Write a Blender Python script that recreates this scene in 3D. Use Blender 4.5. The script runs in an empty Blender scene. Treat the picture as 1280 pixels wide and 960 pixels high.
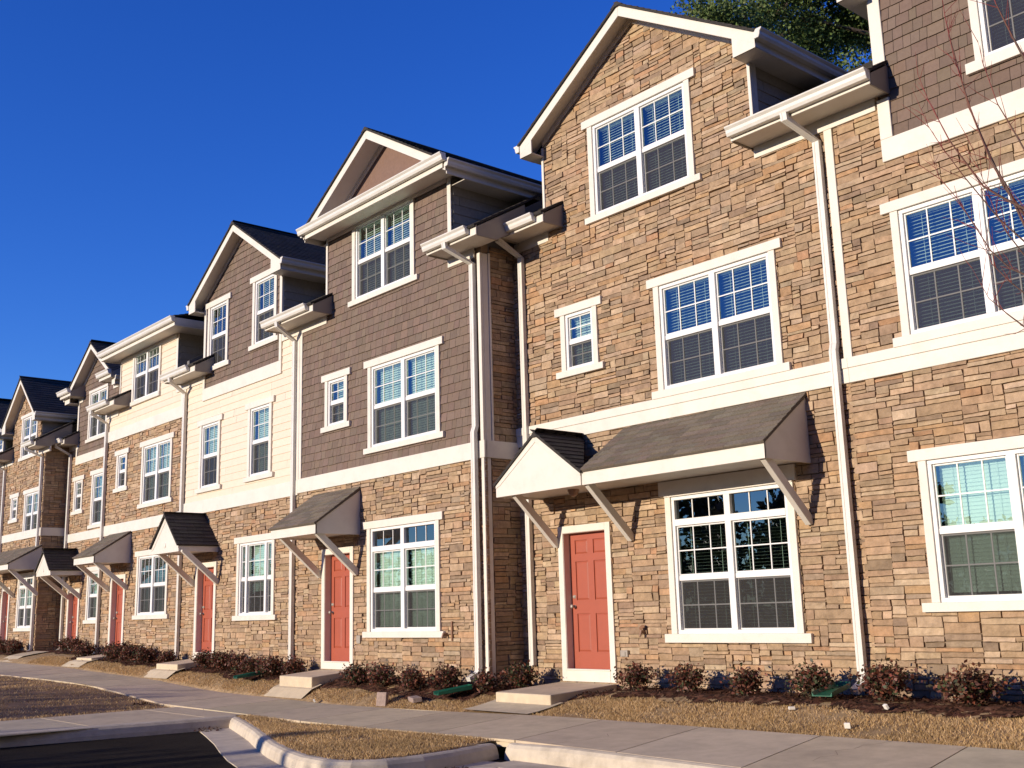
import bpy, math, random
from mathutils import Vector, Matrix
R = random.Random(7)
rad = math.radians
col = bpy.context.scene.collection

# ------------------------------------------------------------------ helpers
class MB:
    """mesh builder: faces with one colour each"""
    def __init__(s): s.v = []; s.f = []; s.c = []
    def face(s, pts, c=(1, 1, 1)):
        n = len(s.v); s.v.extend(tuple(p) for p in pts); s.f.append(tuple(range(n, n + len(pts)))); s.c.append(c)
    def box(s, x0, x1, y0, y1, z0, z1, c=(1, 1, 1)):
        n = len(s.v)
        s.v += [(x0, y0, z0), (x1, y0, z0), (x1, y1, z0), (x0, y1, z0), (x0, y0, z1), (x1, y0, z1), (x1, y1, z1), (x0, y1, z1)]
        for f in ((0, 3, 2, 1), (4, 5, 6, 7), (0, 1, 5, 4), (1, 2, 6, 5), (2, 3, 7, 6), (3, 0, 4, 7)):
            s.f.append(tuple(n + i for i in f)); s.c.append(c)
    def prism(s, poly, d, c=(1, 1, 1)):
        """poly: 3d points (planar), d: extrusion vector"""
        n = len(s.v); k = len(poly); d = Vector(d)
        P = [Vector(p) for p in poly]
        nrm = Vector((0, 0, 0))
        for i in range(k): nrm += P[i].cross(P[(i + 1) % k])
        if nrm.dot(d) > 0: P.reverse()
        s.v += [tuple(p) for p in P] + [tuple(p + d) for p in P]
        s.f.append(tuple(range(n, n + k))); s.c.append(c)
        s.f.append(tuple(range(n + 2 * k - 1, n + k - 1, -1))); s.c.append(c)
        for i in range(k):
            j = (i + 1) % k
            s.f.append((n + j, n + i, n + k + i, n + k + j)); s.c.append(c)
    def sweep(s, path, prof, up=(0, 0, 1), closed_ends=True, c=(1, 1, 1)):
        """prof: list of (side, up) offsets, mitred along path"""
        P = [Vector(p) for p in path]; n0 = len(s.v); k = len(prof); up = Vector(up)
        for i, p in enumerate(P):
            a = (P[i] - P[i - 1]).normalized() if i else None
            b = (P[i + 1] - P[i]).normalized() if i < len(P) - 1 else None
            t = ((a or b) + (b or a)).normalized()
            m = 1.0
            if a and b: m = 1 / max(.35, t.dot(a))
            side = t.cross(up)
            if side.length < 1e-4: side = Vector((1, 0, 0))
            side.normalize(); u = side.cross(t).normalized()
            for q in prof:
                s.v.append(tuple(p + side * q[0] * (m if abs(side.dot((b or a))) > .02 else 1) + u * q[1] * (m if abs(side.dot((b or a))) <= .02 else 1)))
        for i in range(len(P) - 1):
            for j in range(k):
                j2 = (j + 1) % k
                s.f.append((n0 + i * k + j, n0 + i * k + j2, n0 + (i + 1) * k + j2, n0 + (i + 1) * k + j)); s.c.append(c)
        if closed_ends:
            s.f.append(tuple(n0 + j for j in range(k - 1, -1, -1))); s.c.append(c)
            e = n0 + (len(P) - 1) * k
            s.f.append(tuple(e + j for j in range(k))); s.c.append(c)
    def tube(s, path, radii, seg=6, c=(1, 1, 1)):
        P = [Vector(p) for p in path]; n0 = len(s.v)
        for i, p in enumerate(P):
            t = (P[min(i + 1, len(P) - 1)] - P[max(i - 1, 0)]).normalized()
            a = t.cross(Vector((0, 0, 1)) if abs(t.z) < .9 else Vector((1, 0, 0))).normalized(); b = t.cross(a)
            for j in range(seg):
                an = 2 * math.pi * j / seg
                s.v.append(tuple(p + (a * math.cos(an) + b * math.sin(an)) * radii[i]))
        for i in range(len(P) - 1):
            for j in range(seg):
                j2 = (j + 1) % seg
                s.f.append((n0 + i * seg + j, n0 + i * seg + j2, n0 + (i + 1) * seg + j2, n0 + (i + 1) * seg + j)); s.c.append(c)
        s.f.append(tuple(n0 + j for j in range(seg))); s.c.append(c)
        e = n0 + (len(P) - 1) * seg
        s.f.append(tuple(e + j for j in range(seg))); s.c.append(c)
    def build(s, name, mat, parent=None, bevel=0, smooth=False, seg=2):
        me = bpy.data.meshes.new(name)
        me.from_pydata(s.v, [], s.f)
        at = me.attributes.new('Col', 'FLOAT_COLOR', 'FACE')
        at.data.foreach_set('color', [x for c in s.c for x in (c[0], c[1], c[2], 1.0)])
        if smooth: me.polygons.foreach_set('use_smooth', [True] * len(me.polygons))
        me.materials.append(mat)
        o = bpy.data.objects.new(name, me); col.objects.link(o)
        if parent: o.parent = parent
        if bevel:
            b = o.modifiers.new('bevel', 'BEVEL'); b.width = bevel; b.segments = seg; b.limit_method = 'ANGLE'; b.angle_limit = rad(40)
        return o

def tag(o, label=None, cat=None, group=None, kind=None):
    if label: o['label'] = label
    if cat: o['category'] = cat
    if group: o['group'] = group
    if kind: o['kind'] = kind
    return o
def empty(name, loc=(0, 0, 0)):
    o = bpy.data.objects.new(name, None); o.location = loc; o.empty_display_size = .2; col.objects.link(o); return o
def structure(o): o['kind'] = 'structure'; return o

def clip_half(poly, a, b, c):
    """keep a*x+b*y<=c"""
    out = []
    for i in range(len(poly)):
        p, q = poly[i], poly[(i + 1) % len(poly)]
        dp = a * p[0] + b * p[1] - c; dq = a * q[0] + b * q[1] - c
        if dp <= 0: out.append(p)
        if (dp < 0 < dq) or (dq < 0 < dp):
            t = dp / (dp - dq); out.append((p[0] + (q[0] - p[0]) * t, p[1] + (q[1] - p[1]) * t))
    return out
def area(poly):
    return abs(sum(poly[i][0] * poly[(i + 1) % len(poly)][1] - poly[(i + 1) % len(poly)][0] * poly[i][1] for i in range(len(poly)))) / 2
def minus(polys, h):
    """subtract the rectangle h=(x0,x1,z0,z1) from convex polygons"""
    x0, x1, z0, z1 = h; out = []
    for p in polys:
        xs = [q[0] for q in p]; zs = [q[1] for q in p]
        if max(xs) <= x0 or min(xs) >= x1 or max(zs) <= z0 or min(zs) >= z1: out.append(p); continue
        l = clip_half(p, 1, 0, x0); r = clip_half(p, -1, 0, -x1)
        m = clip_half(clip_half(p, -1, 0, -x0), 1, 0, x1)
        lo = clip_half(m, 0, 1, z0) if m else []; hi = clip_half(m, 0, -1, -z1) if m else []
        out += [q for q in (l, r, lo, hi) if len(q) > 2 and area(q) > 2e-5]
    return out
def region(p, halves, holes):
    for h in halves:
        p = clip_half(p, *h)
        if len(p) < 3: return []
    ps = [p]
    for h in holes: ps = minus(ps, h)
    return [q for q in ps if len(q) > 2 and area(q) > 2e-5]
def jit(c, a, r=R):
    k = 1 + r.uniform(-a, a); return tuple(max(0, x * k * (1 + r.uniform(-a, a) * .25)) for x in c)

def frame_xz(y, sgn=1):           # wall plane facing -Y
    return lambda u, v, d: (u, y - d, v)
def frame_yz(x):                  # side wall facing +X ; u runs along Y
    return lambda u, v, d: (x + d, u, v)

def slab(mb, poly, fr, lo, hi, inset, c, jz=0.0, r=R, quad=False):
    """one stone: polygon with a proud, rough front face and worn edges"""
    n = len(poly); cx = sum(p[0] for p in poly) / n; cy = sum(p[1] for p in poly) / n
    ins = []
    for p in poly:
        dx, dy = cx - p[0], cy - p[1]
        ins.append((p[0] + math.copysign(min(abs(dx) * .45, inset * r.uniform(.3, 1.6)), dx), p[1] + math.copysign(min(abs(dy) * .45, inset * r.uniform(.3, 1.6)), dy)))
    b = len(mb.v)
    if quad and n == 4:
        nx = max(1, round(abs(poly[1][0] - poly[0][0]) / .085)); ny = 1 if abs(poly[2][1] - poly[1][1]) < .075 else 2
        tx, ty = r.uniform(-.007, .007), r.uniform(-.006, .006)
        def q(i, j, P):
            u, v = i / nx, j / ny
            x = (P[0][0] * (1 - u) + P[1][0] * u) * (1 - v) + (P[3][0] * (1 - u) + P[2][0] * u) * v
            z = (P[0][1] * (1 - u) + P[1][1] * u) * (1 - v) + (P[3][1] * (1 - u) + P[2][1] * u) * v
            return x, z, u, v
        for j in range(ny + 1):
            for i in range(nx + 1):
                x, z, u, v = q(i, j, ins); e = 0 < i < nx
                mb.v.append(fr(x + (r.uniform(-.012, .012) if e else 0), z + r.uniform(-.003, .003), max(.001, hi + tx * (u - .5) * 2 + ty * (v - .5) * 2 + r.uniform(-jz, jz))))
        for j in range(ny):
            for i in range(nx):
                a = b + j * (nx + 1) + i; mb.f.append((a, a + 1, a + nx + 2, a + nx + 1)); mb.c.append(c)
        ring = [b + i for i in range(nx + 1)] + [b + j * (nx + 1) + nx for j in range(1, ny + 1)] + [b + ny * (nx + 1) + i for i in range(nx - 1, -1, -1)] + [b + j * (nx + 1) for j in range(ny - 1, 0, -1)]
        o = len(mb.v)
        for j, i in [(0, i) for i in range(nx + 1)] + [(j, nx) for j in range(1, ny + 1)] + [(ny, i) for i in range(nx - 1, -1, -1)] + [(j, 0) for j in range(ny - 1, 0, -1)]:
            x, z, u, v = q(i, j, poly); mb.v.append(fr(x, z + (r.uniform(-.004, .004) if 0 < i < nx else 0), lo))
        k = len(ring)
        for i in range(k):
            mb.f.append((o + i, o + (i + 1) % k, ring[(i + 1) % k], ring[i])); mb.c.append(c)
        return
    mb.v += [fr(p[0], p[1], lo) for p in poly]
    mb.v += [fr(p[0], p[1], hi + r.uniform(-jz, jz)) for p in ins]
    mb.f.append(tuple(b + n + i for i in range(n))); mb.c.append(c)
    for i in range(n):
        j = (i + 1) % n
        mb.f.append((b + i, b + j, b + n + j, b + n + i)); mb.c.append(c)

STONES = [((.43, .305, .19), 6), ((.48, .355, .23), 5), ((.39, .275, .175), 5), ((.45, .285, .155), 2.4), ((.31, .225, .15), 3), ((.25, .185, .13), 1.6), ((.52, .40, .275), 3), ((.42, .245, .135), 1.2), ((.36, .28, .20), 2.4)]
SW = [w for _, w in STONES]
def stone_field(mb, x0, x1, z0, z1, fr, halves=(), holes=(), seed=1, shade=1.0):
    """ledge stone laid by skyline packing: mixed courses and jumpers"""
    r = random.Random(seed); U = .06; n = int((x1 - x0) / U) + 1; sky = [0.0] * n
    HS = [.042, .054, .072, .092, .120]
    top = z1 - z0
    while True:
        lo = min(sky)
        if lo >= top: break
        i = sky.index(lo); L = 1
        while i + L < n and abs(sky[i + L] - lo) < 1e-6: L += 1
        h = r.choices(HS, [1.2, 2.4, 3.0, 2.6, 1.2])[0]
        w = r.choice([2, 3, 3, 4, 4, 5, 5, 6, 7]) if h > .08 else r.choice([3, 4, 5, 5, 6, 7, 8, 9])
        w = min(w, L)
        if L - w == 1: w = L
        nb = [sky[k] for k in (i - 1, i + w) if 0 <= k < n and sky[k] > lo + .03]
        if nb and r.random() < .6:
            t = r.choice(nb) - lo
            if .045 < t < .19: h = t
        a, b, c, d = x0 + i * U, x0 + (i + w) * U, z0 + lo, z0 + lo + h
        for k in range(i, i + w): sky[k] = lo + h
        g = .0012
        j = lambda: r.uniform(-.005, .005)
        p = [(a + g + j(), c + g + j() * .5), (b - g + j(), c + g + j() * .5), (b - g + j(), d - g + j() * .5), (a + g + j(), d - g + j() * .5)]
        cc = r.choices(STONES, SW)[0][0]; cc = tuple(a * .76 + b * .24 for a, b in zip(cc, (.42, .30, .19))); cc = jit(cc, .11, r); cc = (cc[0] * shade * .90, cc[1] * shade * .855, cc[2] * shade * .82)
        hi = r.uniform(.004, .020) if r.random() < .8 else r.uniform(.016, .028)
        for q in region(p, halves, holes):
            slab(mb, q, fr, -.03, hi, .005, cc, .0038, r, quad=(len(q) == 4))

def tile_field(mb, x0, x1, z0, z1, fr, row, wr, c, var, proud=.016, low=.003, halves=(), holes=(), seed=1, gap=.0025, lap=.0):
    """overlapping rows: shakes, lap boards or roof tabs; each piece is thicker at its lower edge"""
    r = random.Random(seed); z = z0
    while z < z1:
        x = x0 - r.uniform(0, wr[1])
        while x < x1:
            w = r.uniform(*wr)
            p = [(x + gap, z), (x + w - gap, z), (x + w - gap, z + row), (x + gap, z + row)]
            cc = jit(c, var, r); dz = r.uniform(-.004, .004) if lap else 0; pr = proud * r.uniform(.85, 1.15)
            for q in region([(max(x0, min(x1, a)), b) for a, b in p], halves, holes):
                b0 = len(mb.v); n = len(q)
                f = lambda b: low + (pr - low) * (1 - (b - z) / row)
                mb.v += [fr(a, b + (dz if b < z + 1e-4 else 0), f(b)) for a, b in q] + [fr(a, b, -.006) for a, b in q]
                mb.f.append(tuple(b0 + i for i in range(n))); mb.c.append(cc)
                for i in range(n):
                    k = (i + 1) % n
                    mb.f.append((b0 + k, b0 + i, b0 + n + i, b0 + n + k)); mb.c.append(cc)
            x += w
        z += row

# ------------------------------------------------------------------ materials
def mat(name, base=None, rough=.6, attr=False, noise=0, nscale=8, bump=0, bscale=30, spec=.35, detail=6, dirt=None, dscale=1.5, damount=.4, trans=None):
    m = bpy.data.materials.new(name); m.use_nodes = True; nt = m.node_tree; N = nt.nodes; L = nt.links
    b = N['Principled BSDF']; b.inputs['Roughness'].default_value = rough; b.inputs['Specular IOR Level'].default_value = spec
    tc = N.new('ShaderNodeTexCoord')
    if attr:
        a = N.new('ShaderNodeAttribute'); a.attribute_name = 'Col'; c = a.outputs['Color']
    else:
        q = N.new('ShaderNodeRGB'); q.outputs[0].default_value = (*base, 1); c = q.outputs[0]
    if attr and base:
        mx = N.new('ShaderNodeMix'); mx.data_type = 'RGBA'; mx.blend_type = 'MULTIPLY'; mx.inputs[0].default_value = 1
        L.new(c, mx.inputs[6]); mx.inputs[7].default_value = (*base, 1); c = mx.outputs[2]
    if noise:
        n = N.new('ShaderNodeTexNoise'); n.inputs['Scale'].default_value = nscale; n.inputs['Detail'].default_value = detail; n.inputs['Roughness'].default_value = .65
        L.new(tc.outputs['Object'], n.inputs['Vector'])
        mr = N.new('ShaderNodeMapRange'); mr.inputs[1].default_value = .3; mr.inputs[2].default_value = .7; mr.inputs[3].default_value = 1 - noise; mr.inputs[4].default_value = 1 + noise
        L.new(n.outputs['Fac'], mr.inputs[0])
        mx = N.new('ShaderNodeMix'); mx.data_type = 'RGBA'; mx.blend_type = 'MULTIPLY'; mx.inputs[0].default_value = 1
        L.new(c, mx.inputs[6]); L.new(mr.outputs[0], mx.inputs[7]); c = mx.outputs[2]
    if dirt:
        n = N.new('ShaderNodeTexNoise'); n.inputs['Scale'].default_value = dscale; n.inputs['Detail'].default_value = 8; n.inputs['Roughness'].default_value = .7
        L.new(tc.outputs['Object'], n.inputs['Vector'])
        mr = N.new('ShaderNodeMapRange'); mr.inputs[1].default_value = .48; mr.inputs[2].default_value = .72; mr.inputs[4].default_value = damount
        L.new(n.outputs['Fac'], mr.inputs[0])
        mx = N.new('ShaderNodeMix'); mx.data_type = 'RGBA'; L.new(mr.outputs[0], mx.inputs[0]); L.new(c, mx.inputs[6]); mx.inputs[7].default_value = (*dirt, 1); c = mx.outputs[2]
    L.new(c, b.inputs['Base Color'])
    if bump:
        n = N.new('ShaderNodeTexNoise'); n.inputs['Scale'].default_value = bscale; n.inputs['Detail'].default_value = 8; n.inputs['Roughness'].default_value = .7
        L.new(tc.outputs['Object'], n.inputs['Vector'])
        bp = N.new('ShaderNodeBump'); bp.inputs['Strength'].default_value = bump; bp.inputs['Distance'].default_value = .02
        L.new(n.outputs['Fac'], bp.inputs['Height']); L.new(bp.outputs[0], b.inputs['Normal'])
    if trans:
        t = N.new('ShaderNodeBsdfTranslucent'); L.new(c, t.inputs['Color'])
        ms = N.new('ShaderNodeMixShader'); ms.inputs[0].default_value = trans
        L.new(b.outputs[0], ms.inputs[1]); L.new(t.outputs[0], ms.inputs[2]); L.new(ms.outputs[0], N['Material Output'].inputs[0])
    return m

M = {}
M['stone'] = mat('stone', attr=True, rough=.88, noise=.26, nscale=11, bump=.7, bscale=30, spec=.15, dirt=(.27, .185, .12), dscale=4, damount=.45)
M['mortar'] = mat('mortar', (.24, .17, .11), rough=.95)
M['trim'] = mat('trim', (.68, .625, .535), rough=.5, noise=.04, nscale=3, spec=.3, dirt=(.54, .48, .39), dscale=3.5, damount=.4)
M['vinyl'] = mat('vinyl', (.74, .72, .69), rough=.35, noise=.02, nscale=4)
M['gutter'] = mat('gutter', (.68, .64, .565), rough=.32, noise=.04, nscale=3, spec=.5, dirt=(.53, .48, .40), dscale=4, damount=.4)
M['shake'] = mat('shake', attr=True, rough=.75, noise=.10, nscale=20, bump=.25, bscale=60, spec=.25)
M['lap'] = mat('lap', attr=True, rough=.6, noise=.04, nscale=6, bump=.08, bscale=50, spec=.3)
M['roof'] = mat('roof', attr=True, rough=.9, noise=.35, nscale=60, bump=.5, bscale=160, spec=.2)
M['door'] = mat('door', (.34, .078, .040), rough=.5, noise=.05, nscale=5, spec=.4)
M['handle'] = mat('handle', (.35, .30, .24), rough=.3, spec=.8)
M['brass'] = mat('brass', (.25, .13, .07), rough=.4, spec=.6)
M['blind'] = mat('blind', (.78, .80, .74), rough=.5)
M['concrete'] = mat('concrete', attr=True, base=(.54, .44, .30), rough=.88, noise=.10, nscale=5, bump=.25, bscale=120, spec=.2, dirt=(.27, .22, .165), dscale=1.1, damount=.45)
M['kerb'] = mat('kerb', (.56, .475, .36), rough=.88, noise=.12, nscale=6, bump=.3, bscale=90, spec=.2, dirt=(.24, .19, .14), dscale=2.2, damount=.5)
M['asphalt'] = mat('asphalt', (.026, .021, .017), rough=.97, noise=.45, nscale=40, bump=.9, bscale=140, spec=.05, dirt=(.046, .036, .028), dscale=.7, damount=.6)
M['mulch'] = mat('mulch', attr=True, rough=.95, noise=.5, nscale=30, bump=.9, bscale=70, spec=.1)
M['soil'] = mat('soil', (.36, .245, .13), rough=.95, noise=.4, nscale=9, bump=.7, bscale=60, spec=.1, dirt=(.22, .135, .07), dscale=1.7, damount=.6)
M['grass'] = mat('grass', attr=True, rough=.8, spec=.15, trans=.25)
M['leaf'] = mat('leaf', attr=True, rough=.5, spec=.3, trans=.25)
M['needle'] = mat('needle', attr=True, rough=.6, spec=.2, trans=.2)
M['bark'] = mat('bark', (.085, .06, .045), rough=.9, noise=.4, nscale=20, bump=.8, bscale=40)
M['twig'] = mat('twig', attr=True, rough=.6, spec=.2)
M['plastic_green'] = mat('plastic_green', (.012, .10, .055), rough=.4, noise=.15, nscale=10)
M['paper'] = mat('paper', (.75, .70, .62), rough=.8)
M['paver'] = mat('paver', (.30, .22, .18), rough=.9, noise=.25, nscale=20, bump=.5, bscale=60)
M['room'] = mat('room', (.16, .15, .14), rough=.9)
M['earth'] = mat('earth', (.24, .14, .068), rough=.95, noise=.4, nscale=3, bump=.6, bscale=25)

def glass_mat():
    m = bpy.data.materials.new('glass'); m.use_nodes = True; nt = m.node_tree; N = nt.nodes; L = nt.links
    N.remove(N['Principled BSDF'])
    t = N.new('ShaderNodeBsdfTransparent'); t.inputs[0].default_value = (.66, .80, .76, 1)
    g = N.new('ShaderNodeBsdfGlossy'); g.inputs['Roughness'].default_value = .004; g.inputs[0].default_value = (.90, .96, 1, 1)
    f = N.new('ShaderNodeFresnel'); f.inputs[0].default_value = 2.5
    tc = N.new('ShaderNodeTexCoord'); n = N.new('ShaderNodeTexNoise'); n.inputs['Scale'].default_value = 1.6; n.inputs['Detail'].default_value = 1
    bp = N.new('ShaderNodeBump'); bp.inputs['Strength'].default_value = .02; bp.inputs['Distance'].default_value = .05
    L.new(tc.outputs['Object'], n.inputs[0]); L.new(n.outputs['Fac'], bp.inputs['Height']); L.new(bp.outputs[0], g.inputs['Normal'])
    mx = N.new('ShaderNodeMixShader'); L.new(f.outputs[0], mx.inputs[0]); L.new(t.outputs[0], mx.inputs[1]); L.new(g.outputs[0], mx.inputs[2])
    L.new(mx.outputs[0], N['Material Output'].inputs[0]); return m
def screen_mat():
    m = bpy.data.materials.new('insect_screen'); m.use_nodes = True; nt = m.node_tree; N = nt.nodes; L = nt.links
    N.remove(N['Principled BSDF'])
    t = N.new('ShaderNodeBsdfTransparent'); d = N.new('ShaderNodeBsdfDiffuse'); d.inputs[0].default_value = (.055, .052, .050, 1)
    mx = N.new('ShaderNodeMixShader'); mx.inputs[0].default_value = .58
    L.new(t.outputs[0], mx.inputs[1]); L.new(d.outputs[0], mx.inputs[2]); L.new(mx.outputs[0], N['Material Output'].inputs[0]); return m
M['glass'] = glass_mat(); M['screen'] = screen_mat()

SHAKE = (.165, .115, .085); LAP = (.69, .57, .435); ROOF = (.170, .138, .103); ROOFD = (.056, .049, .043)

# ------------------------------------------------------------------ ground heights
def lerp(tab, x):
    if x <= tab[0][0]: return tab[0][1]
    for (a, b), (c, d) in zip(tab, tab[1:]):
        if x <= c:
            t = (x - a) / (c - a); return b + (d - b) * t
    return tab[-1][1]
ZF = [(-45, -1.02), (-33, -1.06), (-27.6, -1.11), (-24.5, -1.13), (-22, -1.17), (-20, -1.29), (-18.6, -1.38), (-13, -1.42), (-11.6, -1.40), (-9.65, -1.37), (-8, -1.385), (-6, -1.41), (10, -1.45)]
ZB = [(-45, -.95), (-33, -.99), (-28, -1.04), (-25, -1.13), (-23, -1.18), (-20, -1.33), (-15.7, -1.385), (-13.5, -1.37), (-10.7, -1.31), (-7.7, -1.30), (10, -1.28)]
ZW = [(-45, -.70), (-32, -.75), (-26, -.82), (-21, -.93), (-18, -.99), (-16, -1.0), (-13.4, -1.06), (-12.9, -1.13), (-11, -1.13), (-10.5, -1.075), (-9, -1.06), (-4, -1.06), (10, -1.07)]
def zg(x, y):
    if y <= 8.05: return lerp(ZF, x)
    if y <= 9.7:
        t = (y - 8.05) / 1.65; return lerp(ZF, x) * (1 - t) + lerp(ZB, x) * t
    t = min(1, (y - 9.7) / 1.05) ** lerp([(-20, .45), (-17.5, .6), (-14.5, .8), (-12.6, 1.4)], x); return lerp(ZB, x) * (1 - t) + lerp(ZW, x) * t

# ------------------------------------------------------------------ house pieces
def window(house, D, g, cols=2, grid=(3, 2), transom=None, sill=True, sillover=.11, tilt=35, blinds='full', sash=True, head=.13, hw=.105, depth=0.0, head_over=.11, seed=0, divs=None, botsill=.10):
    """g=(x0,x1,z0,z1) visible glass. cols side by side sash units"""
    x0, x1, z0, z1 = g; F = .05; C = .10
    X0, X1, Z0, Z1 = x0 - F, x1 + F, z0 - F, z1 + F
    yf = D - .045
    mb = MB()
    mb.box(X0 - C, X0, yf, D + .02, Z0, Z1); mb.box(X1, X1 + C, yf, D + .02, Z0, Z1)
    mb.box(X0 - C - (head_over if head_over else 0), X1 + C + head_over, yf - .012, D + .02, Z1, Z1 + head)
    if sill: mb.box(X0 - C - sillover, X1 + C + sillover, yf - .02, D + .02, Z0 - botsill, Z0)
    w = mb.build('window', M['trim'], house, bevel=.005)
    fr = MB(); yv = D - .022; yb = D + .07
    fr.box(X0, X1, yv, yb, Z1 - F, Z1); fr.box(X0, X1, yv, yb, Z0, Z0 + F)
    fr.box(X0, X0 + F, yv, yb, z0, z1); fr.box(X1 - F, X1, yv, yb, z0, z1)
    zt = transom if transom else z1
    if transom: fr.box(x0, x1, yv - .004, yb, zt, zt + .09)
    units = []
    if divs: xs = divs
    else:
        W = (x1 - x0 - (cols - 1) * .10) / cols
        xs = [(x0 + i * (W + .10), x0 + i * (W + .10) + W) for i in range(cols)]
    for (a, b), (c, d) in zip(xs, xs[1:]): fr.box(b, c, yv - .003, yb, z0, z1)
    pane = MB(); scr = MB(); bl = MB(); mu = MB()
    for (a, b) in xs:
        zm = z0 + (zt - z0) * .49
        if sash:
            fr.box(a, b, D + .0, D + .055, zm - .03, zm + .035)
            s = .022
            for (p, q, yy) in ((z0, zm - .03, D + .028), (zm + .035, zt, D + .006)):
                fr.box(a, a + s, yy, yy + .03, p, q); fr.box(b - s, b, yy, yy + .03, p, q)
                fr.box(a + s, b - s, yy + .001, yy + .029, p, p + s); fr.box(a + s, b - s, yy + .001, yy + .029, q - s, q)
            parts = [(z0, zm - .03, D + .043), (zm + .035, zt, D + .02)]
        else: parts = [(z0, zt, D + .03)]
        nx, nz = grid if (b - a) > .42 else (1, grid[1])
        if (b - a) < .62 and (b - a) > .42: nx = 2
        for (p, q, yy) in parts:
            pane.face([(a, yy, p), (b, yy, p), (b, yy, q), (a, yy, q)])
            for i in range(1, nx):
                xx = a + (b - a) * i / nx; mu.box(xx - .0075, xx + .0075, yy - .010, yy - .003, p, q)
            for i in range(1, nz):
                zz = p + (q - p) * i / nz; mu.box(a, b, yy - .0098, yy - .0032, zz - .0075, zz + .0075)
        if sash:
            yy = D + .012; scr.face([(a + .02, yy, z0 + .02), (b - .02, yy, z0 + .02), (b - .02, yy, zm - .03), (a + .02, yy, zm - .03)])
        if transom:
            yy = D + .03; p, q = zt + .09, z1
            pane.face([(a, yy, p), (b, yy, p), (b, yy, q), (a, yy, q)])
            for i in range(1, 3):
                xx = a + (b - a) * i / 3; mu.box(xx - .0075, xx + .0075, yy - .010, yy - .003, p, q)
        rr = random.Random(seed)
        if blinds:
            t = rad(tilt); top = zt - .02; bot = z0 + .03 if blinds == 'full' else z0 + (zt - z0) * blinds
            k = int((top - bot) / .042); ca, sa = math.cos(t) * .025, math.sin(t) * .025
            bl.box(a + .01, b - .01, D + .10, D + .14, top, top + .035)
            for i in range(k):
                zz = top - i * .042 - .02; e = rr.uniform(-.0015, .0015); yy = D + .125
                bl.face([(a + .012, yy - ca, zz - sa + e), (b - .012, yy - ca, zz - sa + e), (b - .012, yy + ca, zz + sa + e), (a + .012, yy + ca, zz + sa + e)])
            for f in (.2, .8):
                xx = a + (b - a) * f; bl.box(xx - .002, xx + .002, D + .096, D + .099, bot, top)
    fr.build('frame', M['vinyl'], w, bevel=.004, seg=1)
    if mu.v: mu.build('muntin', M['vinyl'], w)
    pane.build('pane', M['glass'], w)
    if scr.v: scr.build('insect_screen', M['screen'], w)
    if bl.v: bl.build('blind', M['blind'], w)
    return (X0 - .02, X1 + .02, Z0 - .02, Z1 + .02)

def door(house, D, x0, x1, zb, zt, kick=.16):
    """x0..x1 outer trim, zb bottom of kick board, zt top of trim"""
    C = .105; yf = D - .04; yd = D + .10
    a, b, t, s = x0 + C, x1 - C, zt - C, zb + kick
    lf = MB(); W = b - a; H = t - s
    lf.box(a + .004, b - .004, yd + .014, yd + .045, s, t)
    st = .115 * W / .86; mid = (a + b) / 2
    pz = [(s + .26 * H / 2.03, s + .82 * H / 2.03), (s + 1.02 * H / 2.03, s + 1.60 * H / 2.03), (s + 1.71 * H / 2.03, s + 1.92 * H / 2.03)]
    lf.box(a + .004, a + st, yd, yd + .0142, s, t); lf.box(b - st, b - .004, yd, yd + .0142, s, t); lf.box(mid - st / 2, mid + st / 2, yd, yd + .0142, s, t)
    for (p, q) in ((a + st, mid - st / 2), (mid + st / 2, b - st)):
        zz = s
        for (u, v) in pz:
            lf.box(p, q, yd, yd + .0142, zz, u)
            zz = v
            m = .028; y2, y1 = yd + .013, yd + .003
            o = [(p + .006, u + .006), (q - .006, u + .006), (q - .006, v - .006), (p + .006, v - .006)]
            i_ = [(p + m, u + m), (q - m, u + m), (q - m, v - m), (p + m, v - m)]
            for k in range(4):
                k2 = (k + 1) % 4
                lf.face([(o[k][0], y2, o[k][1]), (o[k2][0], y2, o[k2][1]), (i_[k2][0], y1, i_[k2][1]), (i_[k][0], y1, i_[k][1])])
            lf.face([(q_[0], y1, q_[1]) for q_ in i_])
        lf.box(p, q, yd, yd + .0142, zz, t)
    d = lf.build('door', M['door'], house)
    f = MB()
    f.box(x0, a, yf, D + .02, zb, zt); f.box(b, x1, yf, D + .02, zb, zt); f.box(a, b, yf - .001, D + .02, t, zt)
    f.box(a - .012, a + .006, D - .03, D + .16, s, t); f.box(b - .006, b + .012, D - .03, D + .16, s, t); f.box(a + .006, b - .006, D - .03, D + .16, t - .006, t + .012)
    f.build('door_frame', M['trim'], d, bevel=.004)
    k = MB(); k.box(a + .0, b - .0, yf - .004, D + .12, zb, s); k.box(a - .01, b + .01, yf - .02, D + .02, s - .0, s + .02)
    k.build('threshold', M['trim'], d, bevel=.004)
    h = MB(); hx = a + .075; hz = s + .93 * H / 2.03
    h.tube([(hx, yd, hz), (hx, yd - .045, hz)], [.022, .016], 8); h.tube([(hx, yd - .04, hz), (hx, yd - .055, hz), (hx, yd - .075, hz), (hx, yd - .085, hz)], [.018, .03, .028, .012], 10)
    h.tube([(hx, yd, hz + .14), (hx, yd - .02, hz + .14)], [.028, .024], 10)
    h.build('handle', M['handle'], d, smooth=True)
    return (a - .015, b + .015, zb, t + .015)

def gutter(parent, x0, x1, y, ztop, name='gutter', drop=()):
    prof = [(0, 0), (0, -.13), (-.075, -.13), (-.095, -.09), (-.10, -.05), (-.128, -.018), (-.128, 0)]
    mb = MB(); mb.prism([(x0, y + a, ztop + b) for a, b in prof], (x1 - x0, 0, 0))
    return mb.build(name, M['gutter'], parent, bevel=.004, seg=1)

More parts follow.
